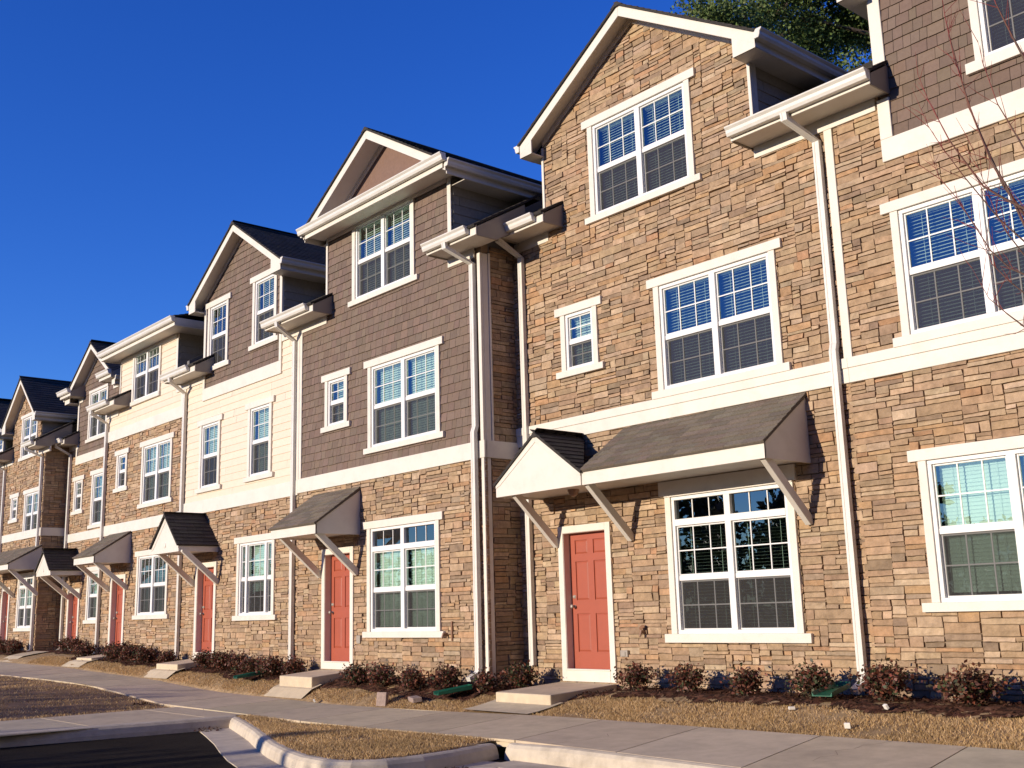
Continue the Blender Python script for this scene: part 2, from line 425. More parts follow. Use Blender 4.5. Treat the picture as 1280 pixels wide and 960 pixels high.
def downspout(parent, x, D, yg, ztop, zbot, off=.065, kick=True, x_top=None, bumpz=None, straps=(), toe=.20):
    xt = x if x_top is None else x_top
    path = [(xt, yg - .06, ztop - .125), (xt, yg - .06, ztop - .20), (x, D - off, ztop - .20 - max(.12, (D - off - yg) * .62))]
    if bumpz:
        path += [(x, D - off, bumpz + .10), (x, D - off - .035, bumpz)]
        off += .035
    path += [(x, D - off, zbot + .14)]
    if kick: path += [(x, D - off - .03, zbot + .07), (x, D - off - toe, zbot)]
    mb = MB(); P = [Vector(p) for p in path]; n0 = 0; w, d = .047, .034
    for i, p in enumerate(P):
        t = (P[min(i + 1, len(P) - 1)] - P[max(i - 1, 0)]).normalized()
        s = Vector((1, 0, 0)); u = s.cross(t).normalized()
        for a, b in ((-w, -d), (-w * .4, -d), (-w * .3, -d + .006), (w * .3, -d + .006), (w * .4, -d), (w, -d), (w, d), (-w, d)):
            mb.v.append(tuple(p + s * a + u * b))
    k = 8
    for i in range(len(P) - 1):
        for j in range(k):
            j2 = (j + 1) % k; mb.f.append((i * k + j, i * k + j2, (i + 1) * k + j2, (i + 1) * k + j)); mb.c.append((1, 1, 1))
    mb.f.append(tuple(range(k))); mb.c.append((1, 1, 1)); e = (len(P) - 1) * k; mb.f.append(tuple(e + j for j in range(k))); mb.c.append((1, 1, 1))
    for z in straps: mb.box(x - .055, x + .055, D - off - .038, D - off + .03, z, z + .03)
    return mb.build('downspout', M['gutter'], parent)

def eave(house, x0, x1, D, zg_, ends=(True, True), frieze=(None, None), over=.45, roofback=4.8, pitch=.58, shingle=True, seed=3):
    """boxed eave with frieze, soffit, fascia, gutter; zg_ = gutter top"""
    mb = MB(); y = D - over
    mb.box(x0, x1, y, y + .022, zg_ - .172, zg_ - .01)
    mb.box(x0 + .02, x1 - .02, y + .022, D + .02, zg_ - .155, zg_ - .14)
    f0 = x0 if frieze[0] is None else frieze[0]; f1 = x1 if frieze[1] is None else frieze[1]
    if f1 - f0 > .05: mb.box(f0, f1, D - .034, D + .02, zg_ - .315, zg_ - .155)
    ems = []
    for k, xx in ((0, x0), (1, x1)):
        if ends[k]:
            a, b = (xx, xx + .02) if k == 0 else (xx - .02, xx)
            em = MB(); ems.append(em); em.prism([(a + (-.001 if k == 0 else .001), y + .03, zg_ - .178), (a + (-.001 if k == 0 else .001), D - .04, zg_ - .178), (a + (-.001 if k == 0 else .001), D + .6, zg_ + .15), (a + (-.001 if k == 0 else .001), D + .6, zg_ + .6 * pitch + over * pitch - .05), (a + (-.001 if k == 0 else .001), y + .03, zg_ - .03)], (b - a, 0, 0), (.30, .255, .20))
    e = mb.build('eave', M['trim'], house, bevel=.004, seg=1)
    for em in ems: em.build('end_board', M['lap'], e)
    if zg_ < 6.3:
        rb = MB(); roof_plane(rb, (x0 - .01, y - .05, zg_ - .02), (1, 0, 0), (0, 1, pitch), x1 - x0 + .02, 1.35, ROOFD, seed + int(abs(x0) * 7), row=.145)
        rb.build('eave_roof', M['roof'], e)
    return e

def roof_plane(mb, p0, ud, vd, ulen, vlen, c, seed, halves=(), row=.14, wr=(.14, .34), t=.03, proud=.012):
    """p0 lower-left corner; ud, vd unit vectors; shingles on a thin deck"""
    p0, ud, vd = Vector(p0), Vector(ud).normalized(), Vector(vd).normalized(); n = ud.cross(vd).normalized()
    if n.z < 0: n = -n
    fr = lambda u, v, d: tuple(p0 + ud * u + vd * v + n * d)
    poly = [(0, 0), (ulen, 0), (ulen, vlen), (0, vlen)]
    for h in halves: poly = clip_half(poly, *h)
    if len(poly) < 3: return
    mb.prism([fr(a, b, -t) for a, b in poly], n * (t - .004), tuple(x * .8 for x in c))
    tile_field(mb, 0, ulen, 0, vlen, fr, row, wr, c, .17, proud, .002, halves=halves, seed=seed, gap=.0015)

def wall_field(kind, parent, name, D, x0, x1, z0, z1, halves=(), holes=(), seed=1):
    mb = MB(); fr = frame_xz(D)
    if kind == 'stone': stone_field(mb, x0, x1, z0, z1, fr, halves, holes, seed); m = M['stone']
    elif kind == 'shake': tile_field(mb, x0, x1, z0, z1, fr, .150, (.09, .22), SHAKE, .13, halves=halves, holes=holes, seed=seed, lap=1, proud=.02); m = M['shake']
    elif kind == 'lap': tile_field(mb, x0, x1, z0, z1, fr, .155, (2.2, 3.66), LAP, .03, halves=halves, holes=holes, seed=seed, proud=.014); m = M['lap']
    elif kind == 'panel':
        for p in region([(x0, z0), (x1, z0), (x1, z1), (x0, z1)], halves, holes): mb.prism([fr(a, b, -.01) for a, b in p], (0, -.014, 0), (.19, .115, .085))
        m = M['shake']
    return mb.build(name, m, parent)

def backing(parent, D, x0, x1, z0, z1, halves, holes, mat_='mortar'):
    mb = MB()
    for p in region([(x0, z0), (x1, z0), (x1, z1), (x0, z1)], halves, holes):
        mb.prism([(a, D + .012, b) for a, b in p], (0, .14, 0))
    return mb.build('backing_wall', M[mat_], parent)

def gable(house, D, bx0, bx1, apexx, apexz, zw, tipL, tipR, o=.30, style='open', roofc=ROOFD, seed=1, back=15.6, ret=True):
    """gable roof running back from the front; bx0,bx1 wall corners with height zw; tips = outer rake ends (x)"""
    sl = (apexz - zw) / ((bx1 - bx0) / 2)
    y0 = D - o
    th = .20                                   # rake board depth
    lift = .16                                 # roof surface above wall line
    def zr(x): return apexz + lift - abs(x - apexx) * sl
    # rakes
    mb = MB()
    for tip in (tipL, tipR):
        a = Vector((apexx, 0, zr(apexx))); b = Vector((tip, 0, zr(tip)))
        poly = [(apexx, y0, a.z), (tip, y0, b.z), (tip, y0, b.z - th), (apexx, y0, a.z - th * 1.02)]
        mb.prism(poly, (0, .03, 0))
        # soffit under the rake
        n = [(apexx, y0 + .03, a.z - th * .62), (tip, y0 + .03, b.z - th * .62)]
        mb.prism([n[0], n[1], (n[1][0], D + .02, n[1][2]), (n[0][0], D + .02, n[0][2])], (0, 0, .012))
        # rake frieze on the wall
        w = bx0 if tip == tipL else bx1
        mb.prism([(apexx, D - .036, apexz + .04), (w, D - .036, zw + .04), (w, D - .036, zw - .06), (apexx, D - .036, apexz - .07)], (0, .06, 0))
        # eave return / soffit of the side eave, with its fascia
        s = 1 if tip == tipR else -1
        zt = zr(tip)
        if style != 'pediment':
            rr = MB
            p = [(tip, y0 + .001, zt - th + .0), (w + s * .0, y0 + .001, zt - th - .0), (w - s * .0, y0 + .001, zt - th - .04), (tip - s * .02, y0 + .001, zt - th - .04)]
            xa, xb = sorted((tip, w - s * .03))
            mb.box(xa, xb, y0 + .001, D + .0, zt - th - .05, zt - th - .03)
            mb.prism([(tip, y0 + .0012, zt - .02), (tip, y0 + .0012, zt - th - .05), (w - s * .03, y0 + .0012, zt - th - .05), (w - s * .03, y0 + .0012, zr(w - s * .03) - .12)], (0, .026, 0))
        # fascia along the side eave and soffit behind
        xa, xb = sorted((tip, tip - s * .022))
        mb.box(xa, xb, y0 + .03, back - .6, zt - th - .045, zt - .015)
        xa, xb = sorted((tip - s * .022, w - s * .01))
        mb.box(xa, xb, D + .0, back - .6, zt - th - .048, zt - th - .034)
    g = mb.build('gable_trim', M['trim'], house, bevel=.004, seg=1)
    # corner caps of the side gutters
    for tip, s in ((tipL, -1), (tipR, 1)):
        zt = zr(tip)
        q = MB(); prof = [(0, 0), (0, -.13), (.075, -.13), (.095, -.09), (.10, -.05), (.128, -.018), (.128, 0)]
        q.prism([(tip + s * a, y0 - .02, zt - .01 + b) for a, b in prof], (0, back - .8 - y0, 0))
        q.build('gutter', M['gutter'], house, bevel=.004, seg=1)
    # roof planes
    rb = MB()
    L = back - y0 + .03
    for tip, s in ((tipL, -1), (tipR, 1)):
        e = Vector((tip + s * .03, y0 - .03, zr(tip + s * .03)))
        v = Vector((-s, 0, sl)).normalized(); vl = (apexx - e.x) / v.x if abs(v.x) > 0 else 0
        if s == 1: roof_plane(rb, e, (0, 1, 0), v, L, vl, roofc, seed + s)
        else: roof_plane(rb, e, (0, 1, 0), v, L, vl, roofc, seed + s)
    rb.prism([(apexx - .12, y0 - .034, zr(apexx) - .12 * sl + .02), (apexx, y0 - .034, zr(apexx) + .025), (apexx + .12, y0 - .034, zr(apexx) - .12 * sl + .02)], (0, L, 0), roofc)
    rb.build('gable_roof', M['roof'], house)
    # cheek walls of the dormer
    for x, s, nm in ((bx0, -1, 'cheek'), (bx1, 1, 'cheek')):
        cm = MB(); fr = (lambda u, v, d, x=x, s=s: (x + s * d, u, v))
        tile_field(cm, D + .02, back - .4, zw - 1.95, zw + .02, fr, .165, (2.0, 3.4), (.36, .31, .24), .04, seed=seed + 9, proud=.014)
        xa, xb = sorted((x - s * .01, x - s * .1)); cm.box(xa, xb, D + .03, back - .4, zw - 1.95, zw + .04, (.2, .17, .13))
        cm.build('cheek_wall', M['shake'], house)
    return zr, sl

def corner(house, x0, x1, D, z0, z1, y0=None, deep=.11, side=1):
    mb = MB(); mb.box(x0, x1, D - .034, D + .02, z0, z1)
    mb.box(*((x1 - .03, x1 + .0005) if side > 0 else (x0 - .0005, x0 + .03)), D + .02, D + deep, z0, z1)
    return mb.build('corner_board', M['trim'], house, bevel=.004, seg=1)
def board(house, name, x0, x1, D, z0, z1, proud=.038, line=None):
    mb = MB()
    if line is None: mb.box(x0, x1, D - proud, D + .02, z0, z1)
    else:
        mb.box(x0, x1, D - proud, D + .02, z0, line); mb.box(x0, x1, D - proud - .012, D + .02, line, z1)
    return mb.build(name, M['trim'], house, bevel=.005, seg=1)

def brackets(canopy, D, xs, yf, ztop, zbot):
    for x in xs:
        mb = MB(); w = .040
        p = [(x - w, D - .02, zbot), (x - w, D - .02, zbot + .10), (x - w, yf + .17, ztop), (x - w, yf + .05, ztop), (x - w, yf + .05, ztop - .04), (x - w, D - .07, zbot - .01)]
        mb.prism(p, (2 * w, 0, 0)); mb.build('bracket', M['trim'], canopy, bevel=.004, seg=1)

def shed_canopy(house, D, x0, x1, zb, zf, zr, deep=.92, br=(), brz=.75, left_closed=True, seed=5, gable_part=None, light=None, x_roof0=None):
    """mono-pitch canopy; optional gable_part (gx0,gx1,apexz) at the left end"""
    yf = D - deep
    rb = MB(); v = Vector((0, deep, zr - zf)); vl = v.length
    u0 = x0 if x_roof0 is None else x_roof0
    roof_plane(rb, (u0 - (.02 if x_roof0 is None else 0), yf - .035, zf + .012), (1, 0, 0), v, x1 - u0 + (.04 if x_roof0 is None else .02), vl + .02, ROOF, seed, row=.125)
    if gable_part:
        gx0, gx1, az = gable_part; mx = (gx0 + gx1) / 2
        for s, gx in ((1, gx0), (-1, gx1)):
            vv = Vector((mx - gx, 0, az - zf)); l = vv.length
            hv = [] 
            # the right slope stops at the valley with the shed roof
            if s == -1: hv = [(1, -(deep) / l, .06)] ; hv = [(l, -deep, .06 * l)]
            roof_plane(rb, (gx - s * .03, yf - .05, zf + .0), (0, 1, 0), vv, deep + .05, l + .03, ROOFD, seed + 3 + s, halves=hv, row=.125)
        rb.prism([(mx - .07, yf - .052, az - .05), (mx, yf - .052, az + .03), (mx + .07, yf - .052, az - .05)], (0, deep + .05, 0), ROOFD)
    can = rb.build('canopy', M['roof'], house)
    f = MB()
    fx0 = gable_part[1] + .0 if gable_part else x0
    f.box(fx0, x1, yf, yf + .03, zb, zf)
    f.box(gable_part[0] if gable_part else x0, x1 - .001, yf + .03, D - .001, zb + .03, zb + .045)
    for (xx, s) in ((x0, -1), (x1, 1)):
        if s == -1 and gable_part: continue
        a = xx if s == -1 else xx - .025
        f.prism([(a, yf + .001, zb + .001), (a, D - .01, zb + .001), (a, D - .01, zr - .03), (a, yf + .001, zf - .002)], (.025, 0, 0))
        for q in range(1, 5):     # faint board lines
            zz = zb + q * .16
            if zz < zr - .1:
                yy = yf + max(0, (zz - zf) / (zr - zf)) * deep
                e = (xx + .003) if s == 1 else (xx - .003)
    if gable_part:
        gx0, gx1, az = gable_part; mx = (gx0 + gx1) / 2
        f.prism([(gx0, yf - .02, zb), (gx1 + .0, yf - .02, zb), (gx1, yf - .02, zf), (mx, yf - .02, az - .02), (gx0, yf - .02, zf)], (0, .05, 0))
        f.prism([(gx0, yf + .03, zb + .001), (gx0, D - .01, zb + .001), (gx0, D - .01, zf), (gx0, yf + .03, zf)], (.025, 0, 0))
        # raised rake boards on the little gable
        for gx, s in ((gx0, 1), (gx1, -1)):
            f.prism([(gx, yf - .02, zf - .0), (mx, yf - .02, az - .0), (mx, yf - .02, az - .12), (gx + s * .10, yf - .02, zf - .0 - .02), (gx, yf - .02, zf - .06)], (0, -.008, 0))
    f.build('fascia', M['trim'], can, bevel=.003, seg=1)
    brackets(can, D, br, yf, zb + .03, brz)
    if light: ceiling_lamp(can, light, zb + .03)
    return can
def ceiling_lamp(can, xy, z):
    l = MB(); x, y = xy
    l.tube([(x, y, z), (x, y, z - .03)], [.085, .085], 14); l.tube([(x, y, z - .03), (x, y, z - .06), (x, y, z - .09), (x, y, z - .105)], [.075, .07, .045, .01], 14)
    l.build('lamp', M['brass'], can, smooth=True)

def gable_canopy(house, D, x0, x1, zb, zf, za, deep=.92, br=(), brz=.75, seed=5):
    yf = D - deep; mx = (x0 + x1) / 2; rb = MB()
    for s, gx in ((1, x0), (-1, x1)):
        vv = Vector((mx - gx, 0, za - zf)); l = vv.length
        roof_plane(rb, (gx - s * .04, yf - .05, zf - .02), (0, 1, 0), vv, deep + .05, l + .06, ROOFD, seed + s, row=.12)
    rb.prism([(mx - .07, yf - .052, za - .05), (mx, yf - .052, za + .045), (mx + .07, yf - .052, za - .05)], (0, deep + .05, 0), ROOFD)
    can = rb.build('canopy', M['roof'], house)
    f = MB()
    f.prism([(x0, yf, zb), (x1, yf, zb), (x1, yf, zf - .015), (mx, yf, za - .03), (x0, yf, zf - .015)], (0, .04, 0))
    f.box(x0, x0 + .025, yf + .04, D - .01, zb + .001, zf - .02); f.box(x1 - .025, x1, yf + .04, D - .01, zb + .001, zf - .02)
    f.box(x0 + .025, x1 - .025, yf + .04, D - .001, zb + .03, zb + .045)
    for gx, s in ((x0, 1), (x1, -1)):
        f.prism([(gx, yf, zf - .02), (mx, yf, za - .03), (mx, yf, za - .15), (gx + s * .09, yf, zf - .05), (gx, yf, zf - .09)], (0, -.008, 0))
    f.tube([(mx, yf - .002, zb + .16), (mx, yf - .014, zb + .16)], [.055, .05], 12)
    f.build('fascia', M['trim'], can, bevel=.003, seg=1)
    brackets(can, D, br, yf, zb + .03, brz)
    return can

def shell(house, x0, x1, D, zE, ridge_y=15.8, pitch=.58, over=.45, seed=2, skipfront=None, right_stone=False, left_stone=False, z0=-1.3):
    """side and back walls, main roof"""
    mb = MB(); yb = 2 * ridge_y - D
    zr = zE + (ridge_y - D + over) * pitch
    prof = [(D + .02, z0), (yb, z0), (yb, zE), (ridge_y, zr - .1), (D + .02, zE + over * pitch - .1)]
    mb.prism([(x0 + .01, a, b) for a, b in prof], (.12, 0, 0)); mb.prism([(x1 - .13, a, b) for a, b in prof], (.12, 0, 0))
    mb.box(x0 + .13, x1 - .13, yb - .12, yb, z0, zE)
    mb.box(x0 + .13, x1 - .13, D + .03 + 3.2, D + 3.3, z0, zE)            # partition behind the front rooms
    for z in (1.95, 4.85): mb.box(x0 + .13, x1 - .13, D + .16, D + 3.2, z, z + .25)
    mb.build('wall', M['room'], house)
    rb = MB(); v = Vector((0, ridge_y - D + over, zr - zE)); vl = v.length
    v.normalize(); k = (over + .55) / v.y
    roof_plane(rb, Vector((x0, D - over, zE + .01)) + v * k, (1, 0, 0), v, x1 - x0, vl - k, ROOFD, seed, row=.145)
    rb.prism([(x0, ridge_y, zr - .02), (x0, yb + over, zE), (x0, yb + over, zE - .05), (x0, ridge_y, zr - .08)], (x1 - x0, 0, 0), ROOFD)
    rb.build('roof', M['roof'], house)

def side_stone(house, x, y0, y1, z0, z1, seed, holes=()):
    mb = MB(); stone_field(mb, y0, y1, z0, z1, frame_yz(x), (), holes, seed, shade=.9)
    return mb.build('side_wall', M['stone'], house)

def house_empty(x, D, label): 
    o = empty('townhouse', (0, 0, 0)); tag(o, label, 'house', 'row of attached townhouses'); return o

FLOOR = -1.35
def gable_halves(ax, az, sl):
    # keep below the two gable lines
    return [(-sl, 1, az - sl * ax), (sl, 1, az + sl * ax)]

# ================================================================== HOUSE A (stone, long canopy)
D = 11.52
A = house_empty(-10, D, 'tan stone townhouse with open stone gable and long shed canopy over door and window')
ho = []
ho.append(window(A, D, (-11.13, -9.36, 5.96, 7.33), tilt=40, seed=1))
ho.append(window(A, D, (-9.95, -8.15, 3.03, 4.44), tilt=30, seed=2, botsill=.11))
ho.append(window(A, D, (-11.90, -11.40, 3.66, 4.45), cols=1, grid=(2, 2), tilt=55, seed=3))
ho.append(window(A, D, (-9.95, -8.15, -.30, 1.43), transom=1.08, head=.02, head_over=0, tilt=6, seed=4, botsill=.115))
ho.append(door(A, D, -12.28, -11.18, -1.02, 1.24))
board(A, 'window_header', -10.20, -7.95, D, 1.50, 1.70, .052)
x0, x1 = -13.2, -7.13
sl = (8.80 - 7.50) / 2.065
H = gable_halves(-10.265, 8.80, sl)
notch = [(-14, -12.33, 6.02, 12), (-8.20, -6, 6.02, 12)]
bandh = [(-13.3, -7.0, 2.59, 2.85)]
wall_field('stone', A, 'stone_wall', D, x0, x1, FLOOR, 8.9, H, ho + notch + bandh, 11)
backing(A, D, x0, x1, FLOOR, 8.9, H, ho + notch)
board(A, 'band_board', -13.16, -7.08, D, 2.57, 2.875, .04, line=2.75)
gable(A, D, -12.33, -8.20, -10.265, 8.80, 7.50, -12.58, -7.86, o=.30, seed=21, roofc=ROOFD)
corner(A, -12.36, -12.31, D, 5.97, 7.42, side=-1); corner(A, -8.215, -8.165, D, 6.1, 7.42)
eave(A, -8.25, -6.20, D, 6.13, frieze=(-8.2, -6.40)); gutter(A, -8.25, -6.19, D - .45, 6.13)
eave(A, -12.98, -11.92, D, 6.12, frieze=(-13.1, -12.26)); gutter(A, -12.98, -12.08, D - .45, 6.12)
downspout(A, -7.22, D, D - .45, 6.13, -.98, x_top=-7.36, bumpz=2.98)
corner(A, -7.135, -7.02, D, 2.875, 5.812)
downspout(A, -12.90, D, D - .45, 6.12, -.95, x_top=-12.95, kick=False)
shed_canopy(A, D, -10.80, -7.73, 1.68, 1.87, 2.53, .93, br=(-12.30, -10.76, -7.80), brz=.94, seed=31, gable_part=(-12.62, -10.80, 2.52), light=(-11.45, 11.05))
shell(A, -13.2, -7.13, D, 6.12, seed=41)
hb = MB(); hb.tube([(-10.61, D - .0, -.32), (-10.61, D - .10, -.32)], [.03, .02], 8); hb.tube([(-10.61, D - .09, -.30), (-10.61, D - .12, -.38)], [.018, .014], 8); hb.tube([(-10.61, D - .07, -.26), (-10.61, D - .075, -.255)], [.045, .045], 8)
hb.build('hose_bib', M['brass'], A)
ob = MB(); ob.box(-11.07, -10.93, D - .05, D, -.66, -.57); ob.box(-11.04, -10.97, D - .06, D - .05, -.65, -.59); ob.build('outlet_box', M['handle'], A, bevel=.006)

# ================================================================== HOUSE to the right (brown shake gable)
Q = house_empty(-4, D, 'stone townhouse with brown shake gable at the right edge of the row')
ho = []
ho.append(window(Q, D, (-4.98, -3.20, 5.97, 7.36), tilt=12, seed=5, botsill=.13))
ho.append(window(Q, D, (-6.20, -4.40, 3.03, 4.44), tilt=30, seed=6, botsill=.11))
ho.append(window(Q, D, (-6.17, -4.38, .02, 1.48), tilt=74, seed=7, sill=True))
ho.append(door(Q, D, -2.6, -1.5, -1.02, 1.24))
x0, x1 = -7.13, -.9
sl = (8.80 - 7.50) / 2.065
bx0, bx1 = -6.37, -2.25
ax = (bx0 + bx1) / 2
H = gable_halves(ax, 8.80, sl)
notch = [(-8, bx0, 6.02, 12), (bx1, 0, 6.02, 12)]
wall_field('stone', Q, 'stone_wall', D, x0, x1, FLOOR, 6.02, [], ho + bandh + [(bx0 + .02, bx1 - .02, 5.2, 9), (-8, -7.02, 2.8, 6.1)], 12)
backing(Q, D, x0, x1, FLOOR, 8.9, H, ho + notch)
wall_field('shake', Q, 'shake_wall', D, bx0 + .05, bx1 - .05, 5.41, 8.85, H, ho, 13)
board(Q, 'band_board', -7.08, x1, D, 2.57, 2.875, .04, line=2.75)
mb = MB(); mb.box(bx0, bx1, D - .04, D + .02, 5.13, 5.41); mb.box(bx0, bx0 + .16, D - .042, D + .02, 5.41, 5.92); mb.box(bx0, bx0 + .16, D - .038, D + .02, 6.13, 7.45)
mb.box(bx1 - .16, bx1, D - .042, D + .02, 5.41, 7.45); mb.build('gable_skirt', M['trim'], Q, bevel=.005, seg=1)
gable(Q, D, bx0, bx1, ax, 8.80, 7.50, bx0 - .25, bx1 + .33, o=.30, seed=22)
eave(Q, bx1 - .1, x1 + .1, D, 6.13); gutter(Q, bx1 - .1, x1 + .1, D - .45, 6.13)
shell(Q, -7.13, -.9, D, 6.12, seed=42)
gable_canopy(Q, D, -2.75, -1.35, 1.68, 1.87, 2.5, br=(-2.6, -1.5), brz=.94, seed=32)

# ================================================================== HOUSE B (brown shake, pediment)
D = 10.82
B = house_empty(-16, D, 'brown shake townhouse with closed pediment over stone ground floor, projecting beside the stone gable house')
ho = []
ho.append(window(B, D, (-16.80, -15.10, 5.84, 7.20), head=.05, head_over=0, tilt=48, seed=8))
ho.append(window(B, D, (-16.27, -14.42, 2.98, 4.355), tilt=60, seed=9))
ho.append(window(B, D, (-17.75, -17.26, 3.575, 4.355), cols=1, grid=(2, 2), tilt=50, seed=10))
ho.append(window(B, D, (-16.30, -14.49, -.22, 1.445), transom=1.09, tilt=66, seed=11))
ho.append(door(B, D, -17.97, -16.90, -.92, 1.23, kick=.12))
x0, x1 = -18.90, -13.17
zE = 5.99
sl = (8.62 - 7.42) / 2.0
ax = -15.89; bx0, bx1 = -17.90, -13.89
H = gable_halves(ax, 8.62, sl)
notch = [(-20, bx0, 5.9, 12), (bx1, -12, 5.9, 12)]
wall_field('stone', B, 'stone_wall', D, x0, x1, FLOOR, 2.38, [], ho, 14)
backing(B, D, x0, x1, FLOOR, 8.7, H, ho + notch)
wall_field('shake', B, 'shake_wall', D, x0 + .12, x1 - .12, 2.64, 7.30, H, ho + notch, 15)
wall_field('panel', B, 'pediment_panel', D, bx0, bx1, 7.44, 8.7, H, [], 16)
board(B, 'band_board', x0, x1 + .04, D, 2.37, 2.645, .04)
corner(B, x1 - .055, x1 + .02, D, 2.645, 5.72, deep=.13); corner(B, x1 - .05, x1 + .018, D, FLOOR, 2.37); corner(B, x0 + .03, x0 + .12, D, 2.645, 5.562, side=-1)
corner(B, bx1 - .10, bx1 + .0, D, 5.95, 7.27); corner(B, bx0, bx0 + .06, D, 5.88, 7.27, side=-1)
zr, s_ = gable(B, D, bx0, bx1, ax, 8.62, 7.42, -18.12, -13.52, o=.42, seed=23, style='pediment')
# horizontal pediment eave with its gutter and soffit
mb = MB(); y = D - .45
mb.box(-18.0, -13.56, y, y + .022, 7.22, 7.42); mb.box(-18.0, -13.56, y + .022, D - .012, 7.27, 7.285); mb.box(bx0 + .06, bx1 - .1, D - .05, D + .02, 7.21, 7.27)
mb.prism([(-18.0, y, 7.42), (-18.0, D + .0, 7.44), (-18.0, D, 7.40), (-18.0, y, 7.40)], (4.44, 0, 0))
mb.build('pediment_eave', M['trim'], B, bevel=.004, seg=1)
gutter(B, -18.14, -13.46, D - .45, 7.44)
eave(B, -14.03, -12.72, D, zE, frieze=(-14.0, -13.30)); gutter(B, -14.03, -12.88, D - .45, zE)
downspout(B, -13.31, D, D - .45, zE, -.97, x_top=-13.45, bumpz=2.78)
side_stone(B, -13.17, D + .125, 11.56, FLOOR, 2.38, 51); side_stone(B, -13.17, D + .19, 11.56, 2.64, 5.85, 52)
mb = MB(); mb.box(-13.17, -13.13, D + .0, 11.50, 2.37, 2.645); mb.box(-13.17, -13.14, D + .135, D + .18, 2.645, 5.74); mb.build('side_band_board', M['trim'], B, bevel=.004, seg=1)
shed_canopy(B, D, -18.28, -16.70, 1.42, 1.59, 2.25, .93, br=(-18.02, -16.78), brz=.72, seed=33)
shell(B, x0, x1, D, zE, seed=43)
hb = MB(); hb.tube([(-14.19, D, -.32), (-14.19, D - .10, -.32)], [.03, .02], 8); hb.tube([(-14.19, D - .09, -.30), (-14.19, D - .12, -.38)], [.018, .014], 8); hb.box(-14.06, -14.03, D - .04, D, -.42, -.12); hb.build('hose_bib', M['brass'], B)
ob = MB(); ob.box(-16.77, -16.66, D - .05, D, -.47, -.33); ob.build('outlet_box', M['handle'], B, bevel=.006)

# ================================================================== HOUSE C (cream lap, brown gable)
Cc = house_empty(-21, D, 'cream lap-sided townhouse with brown shake gable and two narrow windows per upper floor')
ho = []
ho.append(window(Cc, D, (-22.92, -22.20, 5.68, 7.0), cols=1, tilt=20, seed=12)); ho.append(window(Cc, D, (-20.76, -20.0, 5.78, 7.08), cols=1, tilt=45, seed=13))
ho.append(window(Cc, D, (-23.18, -22.46, 2.95, 4.28), cols=1, tilt=60, blinds=.5, seed=14)); ho.append(window(Cc, D, (-20.86, -20.13, 2.96, 4.305), cols=1, tilt=60, seed=15))
ho.append(window(Cc, D, (-21.22, -19.92, .125, 1.50), cols=3, tilt=60, blinds=.3, seed=16, divs=[(-21.22, -21.02), (-20.94, -20.20), (-20.12, -19.92)]))
ho.append(door(Cc, D, -23.34, -22.32, -.80, 1.24, kick=.11))
x0, x1 = -24.27, -18.90
zE = 5.88
bx0, bx1 = -23.26, -19.62; ax = -21.40; sl = (8.45 - 7.28) / 1.82
H = gable_halves(ax, 8.45, sl)
notch = [(-26, bx0, 5.82, 12), (bx1, -17, 5.82, 12)]
wall_field('stone', Cc, 'stone_wall', D, x0, x1, FLOOR, 2.42, [], ho, 17)
backing(Cc, D, x0, x1, FLOOR, 8.6, H, ho + notch)
wall_field('lap', Cc, 'lap_wall', D, x0 + .05, x1, 2.62, 5.82, H, ho + notch + [(bx0, bx1, 4.9, 9)], 18)
wall_field('shake', Cc, 'shake_wall', D, bx0 + .05, bx1 - .05, 5.15, 8.5, H, ho, 19)
board(Cc, 'band_board', x0, x1, D, 2.34, 2.635, .04)
mb = MB(); mb.box(bx0, bx1, D - .04, D + .02, 4.90, 5.18); mb.box(bx0, bx0 + .10, D - .041, D + .02, 5.18, 7.22); mb.box(bx1 - .10, bx1, D - .041, D + .02, 5.18, 7.22); mb.build('gable_skirt', M['trim'], Cc, bevel=.005, seg=1)
corner(Cc, x0 + .02, x0 + .12, D, 2.635, 5.342, side=-1); corner(Cc, x1 - .10, x1 + .02, D, 2.635, 5.562)
gable(Cc, D, bx0, bx1, ax, 8.45, 7.28, -23.55, -19.24, o=.30, seed=24)
eave(Cc, -19.56, -17.68, D, zE, frieze=(-19.62, -17.87)); gutter(Cc, -19.56, -17.82, D - .45, zE)
downspout(Cc, -19.02, D, D - .45, zE, -.93, x_top=-18.95)
gable_canopy(Cc, D, -23.66, -22.28, 1.44, 1.60, 2.26, .92, br=(-23.42, -22.24), brz=.76, seed=34)
shell(Cc, x0, x1, D, zE, seed=44)

# ================================================================== HOUSE D (cream third floor with level eave)
Dd = house_empty(-26.7, D, 'stone townhouse with cream third floor and level eave above paired window')
ho = []
ho.append(window(Dd, D, (-27.29, -25.83, 5.60, 6.86), head=.05, head_over=0, tilt=40, blinds=.55, seed=17, sillover=.02))
ho.append(window(Dd, D, (-26.46, -24.97, 2.90, 4.23), tilt=60, seed=18))
ho.append(window(Dd, D, (-28.10, -27.70, 3.45, 4.21), cols=1, grid=(2, 2), tilt=50, seed=19))
ho.append(window(Dd, D, (-26.49, -24.97, .215, 1.52), tilt=15, blinds=.6, seed=20))
ho.append(door(Dd, D, -28.30, -27.33, -.80, 1.19, kick=.10))
x0, x1 = -29.20, -24.27
zE = 5.66; bx0, bx1 = -28.28, -24.68
notch = [(-31, bx0, 5.6, 12), (bx1, -22, 5.6, 12)]
wall_field('stone', Dd, 'stone_wall', D, x0, x1, FLOOR, 4.72, [], ho + [(-31, -20, 2.24, 2.47)], 25)
backing(Dd, D, x0, x1, FLOOR, 6.75, [], ho + notch)
wall_field('lap', Dd, 'lap_wall', D, x0 + .05, x1 - .02, 4.98, 6.75, [], ho + notch, 26)
